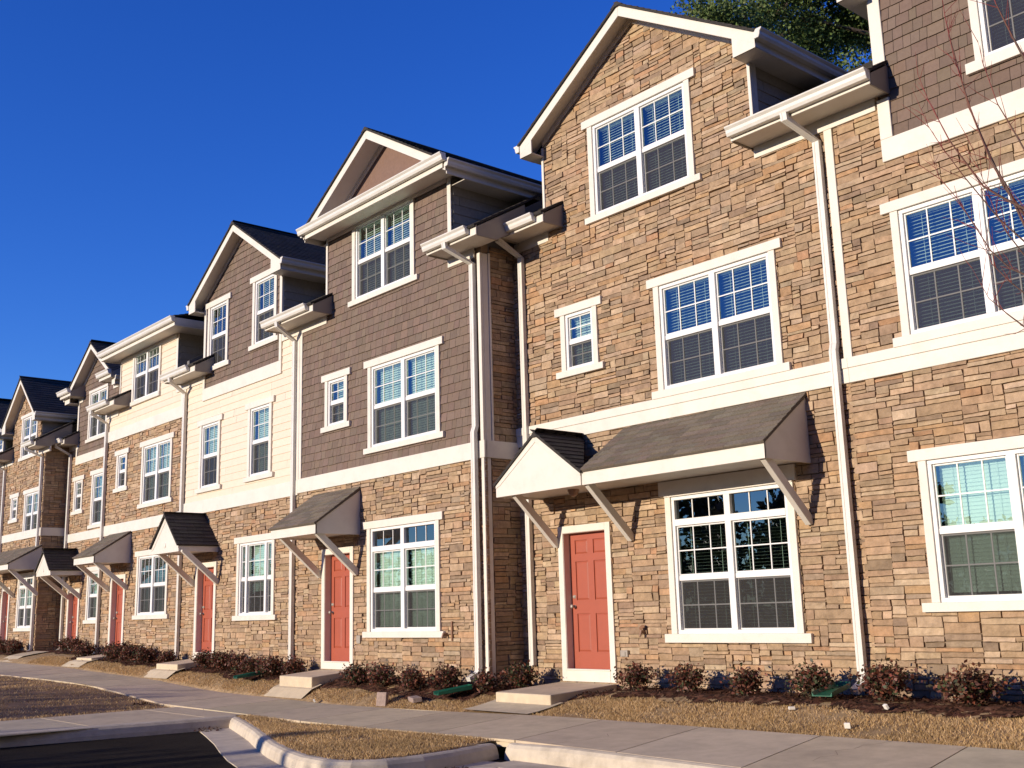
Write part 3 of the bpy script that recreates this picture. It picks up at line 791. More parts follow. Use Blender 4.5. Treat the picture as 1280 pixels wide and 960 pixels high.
board(Dd, 'band_board', x0, x1, D, 2.22, 2.49, .04); board(Dd, 'upper_band_board', x0, x1, D, 4.70, 4.985, .04)
corner(Dd, bx1 - .10, bx1, D, 5.62, 6.70); corner(Dd, bx0, bx0 + .05, D, 5.6, 6.70, side=-1)
corner(Dd, x1 - .16, x1 - .04, D, 4.985, 5.342)
mb = MB(); y = D - .45
mb.box(-28.6, -23.98, y, y + .022, 6.80, 7.0); mb.box(-28.6, -23.98, y + .022, D + 1.6, 6.83, 6.845); mb.box(-28.6, -28.58, y + .022, D + 2.5, 6.8, 7.0); mb.box(-24.0, -23.98, y + .022, D + 2.5, 6.8, 7.0)
mb.box(bx0 + .05, bx1 - .1, D - .05, D + .02, 6.72, 6.83)
mb.build('dormer_eave', M['trim'], Dd, bevel=.004, seg=1)
gutter(Dd, -28.62, -23.95, D - .45, 7.02)
rb = MB(); roof_plane(rb, (-28.64, y - .03, 7.03), (1, 0, 0), (0, 1, .28), 4.68, 4.6, ROOFD, 61, row=.145); rb.build('dormer_roof', M['roof'], Dd)
for x, s in ((bx0, -1), (bx1, 1)):
    cm = MB(); tile_field(cm, D + .02, D + 3.6, 5.2, 7.0, (lambda u, v, d, x=x, s=s: (x + s * d, u, v)), .165, (2, 3.4), (.36, .31, .24), .04, seed=71, proud=.014)
    xa, xb = sorted((x - s * .01, x - s * .1)); cm.box(xa, xb, D + .03, D + 3.6, 5.2, 6.83, (.2, .17, .13)); cm.build('cheek_wall', M['shake'], Dd)
eave(Dd, -24.46, -22.80, D, zE, frieze=(-24.7, -23.28)); gutter(Dd, -24.46, -23.05, D - .45, zE)
downspout(Dd, -24.12, D, D - .45, zE, -.86, x_top=-24.0)
eave(Dd, -29.2, -27.55, D, zE, frieze=(-29.1, -28.3)); gutter(Dd, -29.2, -27.85, D - .45, zE)
downspout(Dd, -28.98, D, D - .45, zE, -.84, x_top=-28.95)
shed_canopy(Dd, D, -28.46, -27.10, 1.45, 1.62, 2.23, .93, br=(-28.40, -27.22), brz=.80, seed=35)
shell(Dd, x0, x1, D, zE, seed=45)

# ================================================================== HOUSE E (recessed, brown gable with returns)
D = 11.52
Ee = house_empty(-31.6, D, 'recessed stone townhouse with narrow brown gable and eave returns beside the cream dormer')
ho = []
ho.append(window(Ee, D, (-32.30, -31.12, 5.37, 6.64), cols=2, tilt=45, seed=21, head_over=0, head=.08))
ho.append(window(Ee, D, (-31.76, -30.9, 2.81, 4.15), cols=1, tilt=50, seed=22)); ho.append(window(Ee, D, (-33.20, -32.78, 3.32, 4.12), cols=1, grid=(2, 2), tilt=50, seed=23))
ho.append(window(Ee, D, (-31.74, -30.9, .15, 1.39), cols=1, tilt=50, seed=24)); ho.append(door(Ee, D, -33.42, -32.44, -.75, 1.0, kick=.10))
x0, x1 = -34.0, -29.05
zE = 5.45; bx0, bx1 = -33.35, -29.95; ax = -31.75; sl = (7.95 - 6.80) / 1.7
H = gable_halves(ax, 7.95, sl); notch = [(-36, bx0, 5.38, 12), (bx1, -27, 5.38, 12)]
wall_field('stone', Ee, 'stone_wall', D, x0, x1, FLOOR, 5.38, [], ho + [(-36, -27, 2.38, 2.52), (bx0, bx1, 4.7, 9)], 27)
backing(Ee, D, x0, x1, FLOOR, 8.1, H, ho + notch)
wall_field('shake', Ee, 'shake_wall', D, bx0 + .05, bx1 - .05, 4.9, 8.0, H, ho, 28)
board(Ee, 'band_board', x0, x1, D, 2.37, 2.62, .04)
mb = MB(); mb.box(bx0, bx1, D - .04, D + .02, 4.66, 4.92); mb.box(bx0, bx0 + .10, D - .041, D + .02, 4.92, 6.75); mb.box(bx1 - .10, bx1, D - .041, D + .02, 4.92, 6.75); mb.build('gable_skirt', M['trim'], Ee, bevel=.005, seg=1)
gable(Ee, D, bx0, bx1, ax, 7.95, 6.80, -33.72, -29.75, o=.32, seed=29)
eave(Ee, -33.78, -32.9, D, 6.86, ends=(True, True), frieze=(-33.3, -33.0)); gutter(Ee, -33.8, -32.9, D - .45, 6.90)
eave(Ee, -30.6, -29.72, D, 6.86, frieze=(-30.6, -30.0)); gutter(Ee, -30.6, -29.70, D - .45, 6.90)
eave(Ee, -33.95, -33.2, D, zE); gutter(Ee, -33.95, -33.3, D - .45, zE)
downspout(Ee, -33.72, D, D - .45, zE, -.80, x_top=-33.75)
gable_canopy(Ee, D, -33.52, -32.33, 1.37, 1.54, 2.08, .92, br=(-33.35, -32.40), brz=.72, seed=36)
shell(Ee, x0, x1, D, zE, seed=46)

# ================================================================== HOUSE F (stone gable, projecting)
D = 10.82
Ff = house_empty(-36, D, 'far projecting stone townhouse with open stone gable near the left edge')
ho = []
ho.append(window(Ff, D, (-36.20, -34.97, 5.24, 6.40), tilt=45, seed=25, head=.10)); ho.append(window(Ff, D, (-35.50, -34.32, 2.74, 3.92), tilt=50, seed=26)); ho.append(window(Ff, D, (-36.84, -36.46, 3.33, 3.92), cols=1, grid=(2, 2), tilt=50, seed=27))
ho.append(window(Ff, D, (-35.62, -34.43, -.02, 1.37), transom=1.1, tilt=50, seed=28)); ho.append(door(Ff, D, -37.36, -36.52, -.75, 1.18, kick=.10))
x0, x1 = -38.0, -34.0; zE = 5.40; bx0, bx1 = -37.25, -34.55; ax = -35.9; sl = (7.55 - 6.42) / 1.35
H = gable_halves(ax, 7.55, sl); notch = [(-40, bx0, 5.30, 12), (bx1, -32, 5.30, 12)]
wall_field('stone', Ff, 'stone_wall', D, x0, x1, FLOOR, 7.6, H, ho + notch + [(-40, -30, 2.62, 2.82)], 30)
backing(Ff, D, x0, x1, FLOOR, 7.7, H, ho + notch)
board(Ff, 'band_board', x0, x1 + .04, D, 2.60, 2.84, .04)
gable(Ff, D, bx0, bx1, ax, 7.55, 6.42, -37.55, -34.30, o=.30, seed=37)
eave(Ff, -34.6, -33.6, D, zE); gutter(Ff, -34.6, -33.7, D - .45, zE); eave(Ff, -38.0, -37.1, D, zE); gutter(Ff, -38.0, -37.1, D - .45, zE)
downspout(Ff, -34.12, D, D - .45, zE, -.80, x_top=-34.3); downspout(Ff, -37.75, D, D - .45, zE, -.80, x_top=-37.8)
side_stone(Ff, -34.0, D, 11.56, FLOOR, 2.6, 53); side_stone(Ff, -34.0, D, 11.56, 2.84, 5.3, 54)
mb = MB(); mb.box(-34.0, -33.96, D, 11.5, 2.60, 2.84); mb.build('side_band_board', M['trim'], Ff, bevel=.004, seg=1)
shed_canopy(Ff, D, -37.55, -33.72 - .1, 1.60, 1.76, 2.30, .93, br=(-37.4, -36.1, -33.95), brz=.85, seed=38)
shell(Ff, x0, x1, D, zE, seed=47)

# ================================================================== HOUSE G (left edge)
G = house_empty(-41, D, 'farthest townhouse with brown upper floor, cut off at the left edge')
ho = [window(G, D, (-39.7, -38.35, 5.34, 6.13), tilt=45, seed=31, head=.08), window(G, D, (-39.9, -38.6, 2.8, 4.0), tilt=50, seed=32), window(G, D, (-39.9, -38.6, 0.0, 1.4), tilt=50, seed=33), door(G, D, -42.0, -41.1, -.75, 1.18, kick=.10)]
x0, x1 = -43.2, -38.0; zE = 5.40; bx0, bx1 = -42.4, -38.4; ax = -39.2
sl = .62; H = gable_halves(-40.4, 7.6, sl); notch = [(-45, bx0, 5.3, 12), (bx1, -36, 5.3, 12)]
wall_field('stone', G, 'stone_wall', D, x0, x1, FLOOR, 2.6, [], ho, 39)
backing(G, D, x0, x1, FLOOR, 7.6, H, ho + notch)
wall_field('shake', G, 'shake_wall', D, x0, x1, 2.84, 7.6, H, ho + notch, 40)
board(G, 'band_board', x0, x1, D, 2.60, 2.84, .04)
gable(G, D, bx0, bx1, -40.4, 7.6, 6.36, -42.75, -38.05, o=.32, seed=48)
eave(G, -38.9, -37.9, D, zE); gutter(G, -38.9, -37.9, D - .45, zE)
shed_canopy(G, D, -42.2, -40.9, 1.60, 1.76, 2.30, .93, br=(-42.1, -41.0), brz=.85, seed=49)
shell(G, x0, x1, D, zE, seed=50)

# ================================================================== GROUND
mb = MB(); mb.face([(-600, -600, -1.9), (600, -600, -1.9), (600, 600, -1.9), (-600, 600, -1.9)]); structure(mb.build('ground', M['earth']))
mb = MB(); mb.face([(-90, -18, -1.56), (25, -18, -1.56), (25, 8.2, -1.56), (-90, 8.2, -1.56)]); structure(mb.build('road', M['asphalt']))

def grid_sheet(name, m, x0, x1, y0, y1, nx, ny, zf, colf=None, keep=None):
    mb = MB(); X = [x0 + (x1 - x0) * i / nx for i in range(nx + 1)]; Y = [y0 + (y1 - y0) * j / ny for j in range(ny + 1)]
    for x in X:
        for y in Y: mb.v.append((x, y, zf(x, y)))
    for i in range(nx):
        for j in range(ny):
            if keep and not keep((X[i] + X[i + 1]) / 2, (Y[j] + Y[j + 1]) / 2): continue
            a = i * (ny + 1) + j; mb.f.append((a, a + ny + 1, a + ny + 2, a + 1)); mb.c.append(colf((X[i] + X[i + 1]) / 2, (Y[j] + Y[j + 1]) / 2) if colf else (1, 1, 1))
    return mb.build(name, m, smooth=True)
from mathutils import noise as mn
def nz(x, y, s=1.0, a=1.0): return a * mn.noise(Vector((x * s, y * s, .37)))
def wallY(x): return 11.52 if (x > -13.17 or -34.0 < x < -29.2) else 10.82
def bedY(x):
    if x > -13.0: b = 10.54
    elif -34 < x < -29.2: b = 10.6
    else: b = 10.10
    return b + .05 * math.sin(x * 2.3) + .03 * math.sin(x * 5.1 + 1)
lawn_z = lambda x, y: zg(x, y) + nz(x, y, 2.2, .018) - (.012 if y < 8.05 else 0)
structure(grid_sheet('lawn', M['soil'], -46, 12, 9.66, 13, 240, 24, lawn_z))
structure(grid_sheet('verge', M['earth'], -46, -17.93, 1.0, 8.08, 90, 30, lambda x, y: zg(x, y) + nz(x, y, 1.6, .02) - .015))
MULC = [(.062, .026, .016), (.10, .044, .026), (.042, .021, .014), (.13, .060, .036)]
def mulch_z(x, y): return zg(x, y) + .012 + nz(x, y, 6, .025) + nz(x, y, 17, .014)
bed = grid_sheet('mulch_bed', M['mulch'], -46, 12, 9.9, 11.6, 900, 34, mulch_z, lambda x, y: jit(R.choice(MULC), .2), keep=lambda x, y: y > bedY(x) + nz(x, y, 5, .08) and y < wallY(x) + .05)
structure(bed)
mb = MB()
for _ in range(9000):
    x = R.uniform(-30, -3.5); y = R.uniform(bedY(x) - .06, wallY(x) - .02); z = mulch_z(x, y) + R.uniform(0, .02)
    l = R.uniform(.015, .05); a = R.uniform(0, 6.28); w = R.uniform(.004, .012); t = R.uniform(-.5, .7)
    dx, dy, dz = math.cos(a) * l, math.sin(a) * l, t * l; px, py = -math.sin(a) * w, math.cos(a) * w
    mb.face([(x - px, y - py, z), (x + dx - px, y + dy - py, z + dz), (x + dx + px, y + dy + py, z + dz + .004), (x + px, y + py, z + .004)], jit(R.choice(MULC + [(.16, .09, .055)]), .3))
tag(mb.build('mulch_chips', M['mulch']), 'dark brown mulch chips spread under the shrubs along the house fronts', 'mulch', kind='stuff')

# --- pavement slabs
ISL = [(-15.48, 7.78), (-14.5, 7.44), (-13.5, 7.08), (-12.6, 6.72), (-11.8, 6.42), (-11.1, 6.2), (-10.5, 6.06), (-10.0, 6.03), (-9.68, 6.16), (-9.48, 6.45), (-9.42, 6.85), (-9.48, 7.3), (-9.58, 7.7), (-9.66, 8.0)]
mb = MB()
xs = [-46]
while xs[-1] < 9: xs.append(xs[-1] + 1.52)
off = -9.42 - min(xs, key=lambda v: abs(v + 9.42))
xs = [v + off for v in xs]
for a, b in zip(xs, xs[1:]):
    g = .008; sk = -.28; cc = jit((1, 1, 1), .09); n = 3
    Y = [8.07, 8.62, 9.17, 9.70]
    for k in range(3):
        for q in range(2):
            def P(x, y): 
                xx = x + (y - 8.07) / 1.63 * sk
                return (xx, y, zg(xx, y) + .014)
            u0, u1 = a + g + (b - a - 2 * g) * q / 2, a + g + (b - a - 2 * g) * (q + 1) / 2
            mb.face([P(u0, Y[k]), P(u1, Y[k]), P(u1, Y[k + 1]), P(u0, Y[k + 1])], cc)
    for (x_, dx) in ((a + g, 0), (b - g, 0)):
        p0, p1 = P(x_, 8.07), P(x_, 9.70); mb.face([p0, p1, (p1[0], p1[1], p1[2] - .06), (p0[0], p0[1], p0[2] - .06)], tuple(x * .8 for x in cc))
    p0, p1 = P(a + g, 9.70), P(b - g, 9.70); mb.face([p0, p1, (p1[0], p1[1], p1[2] - .06), (p0[0], p0[1], p0[2] - .06)], cc)
    p0, p1 = P(a + g, 8.07), P(b - g, 8.07); mb.face([p0, p1, (p1[0], p1[1], p1[2] - .08), (p0[0], p0[1], p0[2] - .08)], cc)
structure(mb.build('pavement', M['concrete']))
mb = MB(); n = 60
for i in range(n):                        # dark joint bed just below the slabs
    a, b = -46 + 58 * i / n, -46 + 58 * (i + 1) / n
    mb.face([(a, 8.06, zg(a, 8.06) - .012), (b, 8.06, zg(b, 8.06) - .012), (b, 9.72, zg(b, 9.7) - .012), (a, 9.72, zg(a, 9.7) - .012)])
structure(mb.build('pavement_base', M['mortar']))
# front walk running toward the camera at the left, with slab joints
mb = MB(); y = 1.0
def kx(y): return -15.62 + (y - 7.8) * .13
while y < 8.0:
    y2 = min(8.055, y + 1.62); cc = jit((1, 1, 1), .06)
    z = zg(-17, 7)
    mb.face([(-17.95, y + .008, -1.386), (kx(y), y + .008, -1.392), (kx(y2), y2 - .008, -1.392), (-17.95, y2 - .008, -1.386)], cc)
    for yy in (y + .008, y2 - .008): mb.face([(-17.95, yy, -1.386), (kx(yy), yy, -1.392), (kx(yy), yy, -1.45), (-17.95, yy, -1.45)], cc)
    mb.face([(-17.95, y, -1.386), (-17.95, y2, -1.386), (-17.95, y2, -1.5), (-17.95, y, -1.5)], cc)
    y = y2
mb.face([(-17.9, 1, -1.405), (-15.7, 1, -1.405), (-15.7, 8.05, -1.405), (-17.9, 8.05, -1.405)], (.3, .3, .3))
structure(mb.build('footpath', M['concrete']))
mb = MB(); r = random.Random(5)
for (x, y0, y1) in ((-8.9, 8.1, 9.0), (-6.1, 8.6, 9.7), (-12.2, 8.2, 9.3)):
    pts = [(x + r.uniform(-.1, .1) + k * .03, y0 + (y1 - y0) * k / 7) for k in range(8)]
    for (a, b), (c, d) in zip(pts, pts[1:]): mb.face([(a - .003, b, zg(a, b) + .0155), (a + .003, b, zg(a, b) + .0155), (c + .003, d, zg(c, d) + .0155), (c - .003, d, zg(c, d) + .0155)], (.2, .2, .2))
structure(mb.build('pavement_crack', M['mortar']))
# entry walks between pavement and steps
DOORS = [(-12.28, -11.18, 11.52, -1.02, 10.2), (-17.97, -16.90, 10.82, -.92, 9.95), (-23.34, -22.32, 10.82, -.80, 9.97), (-28.30, -27.33, 10.82, -.74, 10.03), (-33.42, -32.44, 11.52, -.72, 10.6), (-37.36, -36.52, 10.82, -.70, 10.0)]
mb = MB()
for (a, b, D, z, yf) in DOORS:
    cc = jit((1, 1, 1), .06); x0, x1 = a - .08, b + .05; ys = [9.70, 9.9, 10.1, yf + .15] if yf < 10.4 else [9.7, 10.0, 10.3, yf + .1]
    for y0, y1 in zip(ys, ys[1:]):
        if y1 <= y0: continue
        mb.face([(x0 - .06, y0, max(zg(x0, y0), zg(x1, y0)) + .026), (x1 + .06, y0, max(zg(x0, y0), zg(x1, y0)) + .026), (x1 + .06, y1, max(zg(x0, y1), zg(x1, y1)) + .026), (x0 - .06, y1, max(zg(x0, y1), zg(x1, y1)) + .026)], cc)
structure(mb.build('entry_path', M['concrete']))
SL = ['concrete entry step below the red door of the stone gable house, nearest the camera', 'concrete entry step below the red door of the projecting brown shake house', 'concrete entry step below the small gabled canopy of the cream house', 'concrete entry step at the door of the house with cream third floor', 'concrete entry step at the door of the recessed far house', 'concrete entry step at the door of the far projecting stone house']
for i, (a, b, D, z, yf) in enumerate(DOORS):
    mb = MB(); zf = z - .075
    mb.v += [(a - .02, yf, zf), (b + .02, yf, zf), (b + .02, D - .05, z - .01), (a - .02, D - .05, z - .01), (a - .02, yf, zf - .45), (b + .02, yf, zf - .45), (b + .02, D - .05, zf - .45), (a - .02, D - .05, zf - .45)]
    mb.f += [(0, 1, 2, 3), (0, 4, 5, 1), (1, 5, 6, 2), (2, 6, 7, 3), (3, 7, 4, 0), (7, 6, 5, 4)]; mb.c += [(1.08, 1.08, 1.08)] * 6
    tag(mb.build('entry_step', M['concrete'], bevel=.015), SL[i], 'step', 'concrete entry steps')

# --- kerbs
KP = [(-.17, -.3), (-.17, -.01), (-.14, 0), (-.05, 0), (-.01, -.012), (.018, -.045), (.04, -.12), (.05, -.3)]
def kerb(name, path, parts=True):
    mb = MB(); mb.sweep(path, KP); return structure(mb.build(name, M['kerb'], smooth=False, bevel=.008, seg=2))
z0 = -1.37
pth = [(-9.60, 8.30, -1.385), (-9.58, 8.14, -1.385), (-9.50, 8.04, -1.385), (-9.36, 7.99, -1.385)]
x = -8.6
while x < 12: pth.append((x, 7.985, zg(x, 8) + .012)); x += .8
kerb('kerb', pth)
kerb('island_kerb', [(a, b, -1.40 + .0) for a, b in ISL])
kerb('footpath_kerb', [(kx(y) + .17, y, -1.385) for y in (1.0, 2.5, 4, 5.5, 6.6, 7.3, 7.86)])
mb = MB(); mb.sweep([(a, b, -1.548) for a, b in ISL[:-1]], [(.04, .004), (.47, 0), (.47, -.04), (.04, -.04)]); structure(mb.build('gutter_pan', M['kerb']))
mb = MB(); mb.sweep([(-9.3, 7.98, -1.548), (12, 7.98, -1.548)], [(.04, .004), (.47, 0), (.47, -.04), (.04, -.04)]); structure(mb.build('kerb_gutter_pan', M['kerb']))
# island soil
def inside(x, y, poly):
    c = False
    for i in range(len(poly)):
        (x1, y1), (x2, y2) = poly[i], poly[i - 1]
        if (y1 > y) != (y2 > y) and x < (x2 - x1) * (y - y1) / (y2 - y1) + x1: c = not c
    return c
ISLP = [(a - .0, b + .10) for a, b in ISL[:8]] + [(a - .12, b) for a, b in ISL[8:]] + [(-9.7, 8.06), (-15.4, 8.06)]
structure(grid_sheet('island_verge', M['soil'], -15.7, -9.4, 6.0, 8.08, 90, 40, lambda x, y: -1.405 + (zg(x, 8.05) + 1.395) * max(0, (y - 7.2)) + nz(x, y, 2.5, .02), keep=lambda x, y: inside(x, y, ISLP)))

# --- dry grass
GC = [(.60, .405, .20), (.50, .33, .15), (.68, .48, .27), (.40, .25, .11), (.56, .39, .20), (.30, .20, .09)]
def blades(name, label, n, xr, yr, ok, zf, h=(.016, .042), dens=None):
    r = random.Random(len(label)); v = []; f = []; c = []; k = 0
    while k < n:
        x = r.uniform(*xr); y = r.uniform(*yr)
        if not ok(x, y): k += .2; continue
        if mn.noise(Vector((x * 1.7, y * 1.7, 3))) + .55 < r.random() * .8: k += .3; continue
        z = zf(x, y); hh = r.uniform(*h); a = r.uniform(0, 6.283); w = r.uniform(.003, .007); ln = r.uniform(.15, 1.3) * hh; b = r.uniform(0, 6.283)
        m = len(v); px, py = math.cos(a) * w, math.sin(a) * w
        v += [(x - px, y - py, z - .004), (x + px, y + py, z - .004), (x + math.cos(b) * ln, y + math.sin(b) * ln, z + hh)]
        f.append((m, m + 1, m + 2)); t = .5 + .5 * mn.noise(Vector((x * .9, y * .9, 8))); cc = GC[r.randrange(6)]; q = .75 + .5 * t; c.append((cc[0] * q, cc[1] * q, cc[2] * q)); k += 1
    mb = MB(); mb.v, mb.f, mb.c = v, f, c
    return tag(mb.build(name, M['grass']), label, 'grass', kind='stuff')
def onpath(x, y):
    return any(a - .16 < x < b + .13 for (a, b, D, z, yf) in DOORS)
blades('dry_grass', 'tan dormant lawn grass in front of the nearest stone houses', 46000, (-13.2, -2.5), (9.71, 10.85), lambda x, y: y < bedY(x) + nz(x, y, 5, .08) and not onpath(x, y), lawn_z)
blades('dry_grass', 'tan dormant lawn grass in front of the brown shake house and the cream house', 30000, (-31, -13.0), (9.71, 10.3), lambda x, y: y < bedY(x) + nz(x, y, 5, .08) and not onpath(x, y), lawn_z)
blades('dry_grass', 'tan dormant grass filling the curved kerb island', 42000, (-15.7, -9.4), (6.0, 8.08), lambda x, y: inside(x, y, ISLP), lambda x, y: -1.40 + (zg(x, 8.05) + 1.395) * max(0, (y - 7.2)))
blades('dry_grass', 'thin dormant grass on the verge beside the left footpath', 30000, (-36, -17.98), (4.2, 8.05), lambda x, y: True, lambda x, y: zg(x, y) - .01)

# ================================================================== SHRUBS
LC = [(.17, .055, .034), (.11, .042, .028), (.25, .10, .06), (.07, .052, .026), (.06, .072, .030), (.14, .07, .04)]
def shrub(x, y, h, w, label, seed, green=.0):
    r = random.Random(seed); z = mulch_z(x, y) - .01
    h *= .78; w *= .9; root = empty('shrub', (x, y, z)); tag(root, label, 'shrub', 'reddish shrubs along the house fronts')
    st = MB(); lf = MB(); tips = []
    for i in range(22):
        a = r.uniform(0, 6.283); e = r.uniform(.15, 1.0); L = h * r.uniform(.72, 1.0)
        p0 = Vector((r.uniform(-.04, .04), r.uniform(-.04, .04), 0)); p2 = Vector((math.cos(a) * w * .5 * e, math.sin(a) * w * .5 * e, L * (1.05 - .42 * e)))
        p1 = p0.lerp(p2, .5) + Vector((r.uniform(-.03, .03), r.uniform(-.03, .03), .03))
        st.tube([p0, p1, p2], [.006, .0045, .002], 4); tips.append((p0, p1, p2))
    n = int(1500 * (w / .55) ** 1.5)
    for i in range(n):
        p0, p1, p2 = r.choice(tips); t = r.uniform(.3, 1.05); p = p0.lerp(p1, t * 2) if t < .5 else p1.lerp(p2, (t - .5) * 2)
        p = p + Vector((r.gauss(0, .06), r.gauss(0, .06), r.gauss(0, .045)))
        if p.z < .01: p.z = r.uniform(.01, .06)
        l = r.uniform(.028, .062); d = Vector((r.gauss(0, 1), r.gauss(0, 1), r.gauss(.3, .7))).normalized(); s = d.cross(Vector((r.gauss(0, 1), r.gauss(0, 1), r.gauss(0, 1)))).normalized() * l * .34
        cc = jit(LC[r.choices(range(6), [4, 4, 2, 3 + green, 2 + green * 2, 2])[0]], .3, r)
        lf.face([p, p + d * l * .5 + s, p + d * l, p + d * l * .5 - s], cc)
    st.build('stem', M['bark'], root); lf.build('foliage', M['leaf'], root)
    return root
SH = [
 (-12.66, 10.98, .46, .60, 'dull green-brown shrub between the white corner downspout and the nearest red door'),
 (-10.34, 10.98, .46, .52, 'reddish shrub just right of the nearest red door, first below the big ground window'),
 (-9.44, 10.95, .44, .50, 'reddish shrub second from the nearest red door, below the big ground window'),
 (-8.50, 10.95, .40, .50, 'low reddish shrub below the right corner of the ground window of the stone gable house'),
 (-7.58, 10.95, .50, .54, 'tall reddish shrub just left of the right-hand downspout and its green splash block'),
 (-6.62, 10.95, .48, .74, 'broad reddish shrub just right of the right-hand downspout'),
 (-5.72, 10.95, .50, .70, 'reddish shrub below the ground window at the right edge of the photo'),
 (-4.80, 10.98, .46, .60, 'reddish shrub farthest right in the bed, cut off by the frame'),
 (-16.05, 10.32, .46, .52, 'green-brown shrub just right of the red door of the brown shake house'),
 (-15.30, 10.32, .48, .56, 'reddish shrub below the left half of the ground window of the brown shake house'),
 (-14.46, 10.32, .42, .56, 'reddish shrub below the right half of the ground window of the brown shake house'),
 (-13.66, 10.36, .54, .60, 'tall reddish shrub near the hose bib of the brown shake house'),
 (-13.02, 10.62, .34, .40, 'small dark shrub at the corner downspout of the brown shake house'),
 (-18.30, 10.42, .40, .46, 'small reddish shrub between downspout and red door of the brown shake house'),
 (-18.98, 10.30, .52, .62, 'dark reddish shrub right at the foot of the downspout of the cream house'),
 (-19.62, 10.32, .46, .62, 'dark reddish shrub below the right side of the three-part cream house window'),
 (-20.32, 10.32, .50, .66, 'dark reddish shrub below the left side of the three-part cream house window'),
 (-21.02, 10.32, .48, .66, 'dark reddish shrub between three-part window and door of the cream house'),
 (-21.70, 10.34, .46, .60, 'dark reddish shrub just right of the cream house step'),
 (-23.85, 10.42, .34, .45, 'small shrub left of the red door of the cream house'),
 (-24.70, 10.32, .46, .66, 'dark shrub right of the ground window of the cream third floor house'),
 (-25.45, 10.32, .50, .66, 'dark shrub below the right pane of the window of the cream third floor house'),
 (-26.20, 10.32, .52, .70, 'dark shrub below the left pane of the window of the cream third floor house'),
 (-26.90, 10.34, .50, .62, 'dark shrub just right of the door of the cream third floor house'),
 (-28.85, 10.42, .46, .62, 'brown shrub beside the far downspout left of the fourth red door'),
 (-31.0, 10.95, .52, .70, 'brown shrub below the narrow window of the recessed far house'),
 (-31.8, 10.95, .50, .66, 'brown shrub right of the door of the recessed far house'),
 (-34.5, 10.35, .50, .70, 'dark shrub at the right corner of the far projecting house'),
 (-35.3, 10.35, .52, .75, 'dark shrub below the ground window of the far projecting house'),
 (-36.1, 10.35, .60, .75, 'dark shrub right of the farthest red door at the left edge'),
]
for i, (x, y, h, w, l) in enumerate(SH): shrub(x, y, h, w, l, 100 + i, green=3 if 'green' in l else 0)

# ================================================================== SMALL THINGS
def splash(x, y, ang, label):
    root = MB(); z = mulch_z(x, y) + .05
    a, b = .12, .27
    root.v += [(-a, -b, .0), (a, -b, .0), (a * .8, b, .06), (-a * .8, b, .06), (-a, -b, .05), (a, -b, .05), (a * .8, b, .13), (-a * .8, b, .13), (-a * .78, -b, .012), (a * .78, -b, .012), (a * .6, b - .03, .075), (-a * .6, b - .03, .075)]
    root.f += [(0, 3, 2, 1), (0, 4, 7, 3), (1, 2, 6, 5), (2, 3, 7, 6), (4, 8, 11, 7), (5, 6, 10, 9), (8, 9, 10, 11), (7, 11, 10, 6), (0, 1, 9, 8), (0, 8, 4), (1, 5, 9)]; root.c += [(1, 1, 1)] * 11
    o = root.build('splash_block', M['plastic_green'], bevel=.006); o.location = (x, y, z); o.rotation_euler = (0, 0, ang); tag(o, label, 'splash block', 'green splash blocks below downspouts')
splash(-7.30, 10.92, rad(8), 'green plastic splash block below the right-hand downspout')
splash(-13.32, 10.24, rad(-20), 'green plastic splash block at the corner downspout of the brown shake house')
splash(-19.2, 10.0, rad(-12), 'green plastic splash block in front of the cream house shrubs')
def lump(name, x, y, z, s, c, label, cat, m, rot=0, tilt=0, group=None):
    mb = MB(); mb.box(-s[0] / 2, s[0] / 2, -s[1] / 2, s[1] / 2, 0, s[2]); o = mb.build(name, m, bevel=min(s) * .12); o.location = (x, y, z); o.rotation_euler = (tilt, 0, rot); return tag(o, label, cat, group)
lump('paver', -14.45, 9.74, zg(-14.45, 9.74) + .0, (.19, .07, .21), None, 'greyish paver standing upright at the lawn edge beside the pavement', 'paver', M['paver'], rad(15), rad(-8))
lump('paver', -13.92, 9.98, zg(-13.92, 9.98) + .01, (.42, .14, .07), None, 'flat broken paver lying in the lawn left of the nearest step', 'paver', M['paver'], rad(-25), rad(6))
lump('paper_scrap', -6.53, 9.98, zg(-6.53, 9.98) + .03, (.06, .02, .055), None, 'small white paper scrap on the lawn near the pavement', 'litter', M['paper'], rad(20), rad(20))
lump('paper_scrap', -7.50, 10.42, zg(-7.5, 10.42) + .03, (.07, .03, .03), None, 'tiny white scrap left of the green splash block in the lawn', 'litter', M['paper'], rad(50), rad(10))
lump('paper_scrap', -6.40, 10.52, zg(-6.4, 10.52) + .05, (.06, .03, .05), None, 'pale scrap caught at the foot of the broad shrub', 'litter', M['paper'], rad(-30), rad(30))
lump('paper_scrap', -16.2, 9.62, zg(-16.2, 9.62) + .03, (.06, .03, .05), None, 'white scrap at the pavement edge before the brown shake house', 'litter', M['paper'], rad(-30), rad(30))
def litter(x, y, z, r_, label, seed):
    r = random.Random(seed); mb = MB()
    for i in range(70):
        a = r.uniform(0, 6.28); q = r_ * math.sqrt(r.random()); p = Vector((math.cos(a) * q, math.sin(a) * q, (1 - q / r_) * .06 * r.random() + .005)); l = r.uniform(.02, .05)
        d = Vector((r.gauss(0, 1), r.gauss(0, 1), r.gauss(.2, .4))).normalized(); s = d.cross(Vector((0, 0, 1)) + Vector((r.gauss(0, .4), r.gauss(0, .4), 0))).normalized() * l * .4
        mb.face([p, p + d * l * .5 + s, p + d * l, p + d * l * .5 - s], jit((.07, .035, .02), .5, r))
    o = mb.build('leaf_litter', M['leaf']); o.location = (x, y, z); tag(o, label, 'leaf litter', 'leaf litter at kerbs')
litter(-9.28, 6.35, -1.545, .16, 'dark dead leaves in the gutter at the tip of the kerb island', 1)
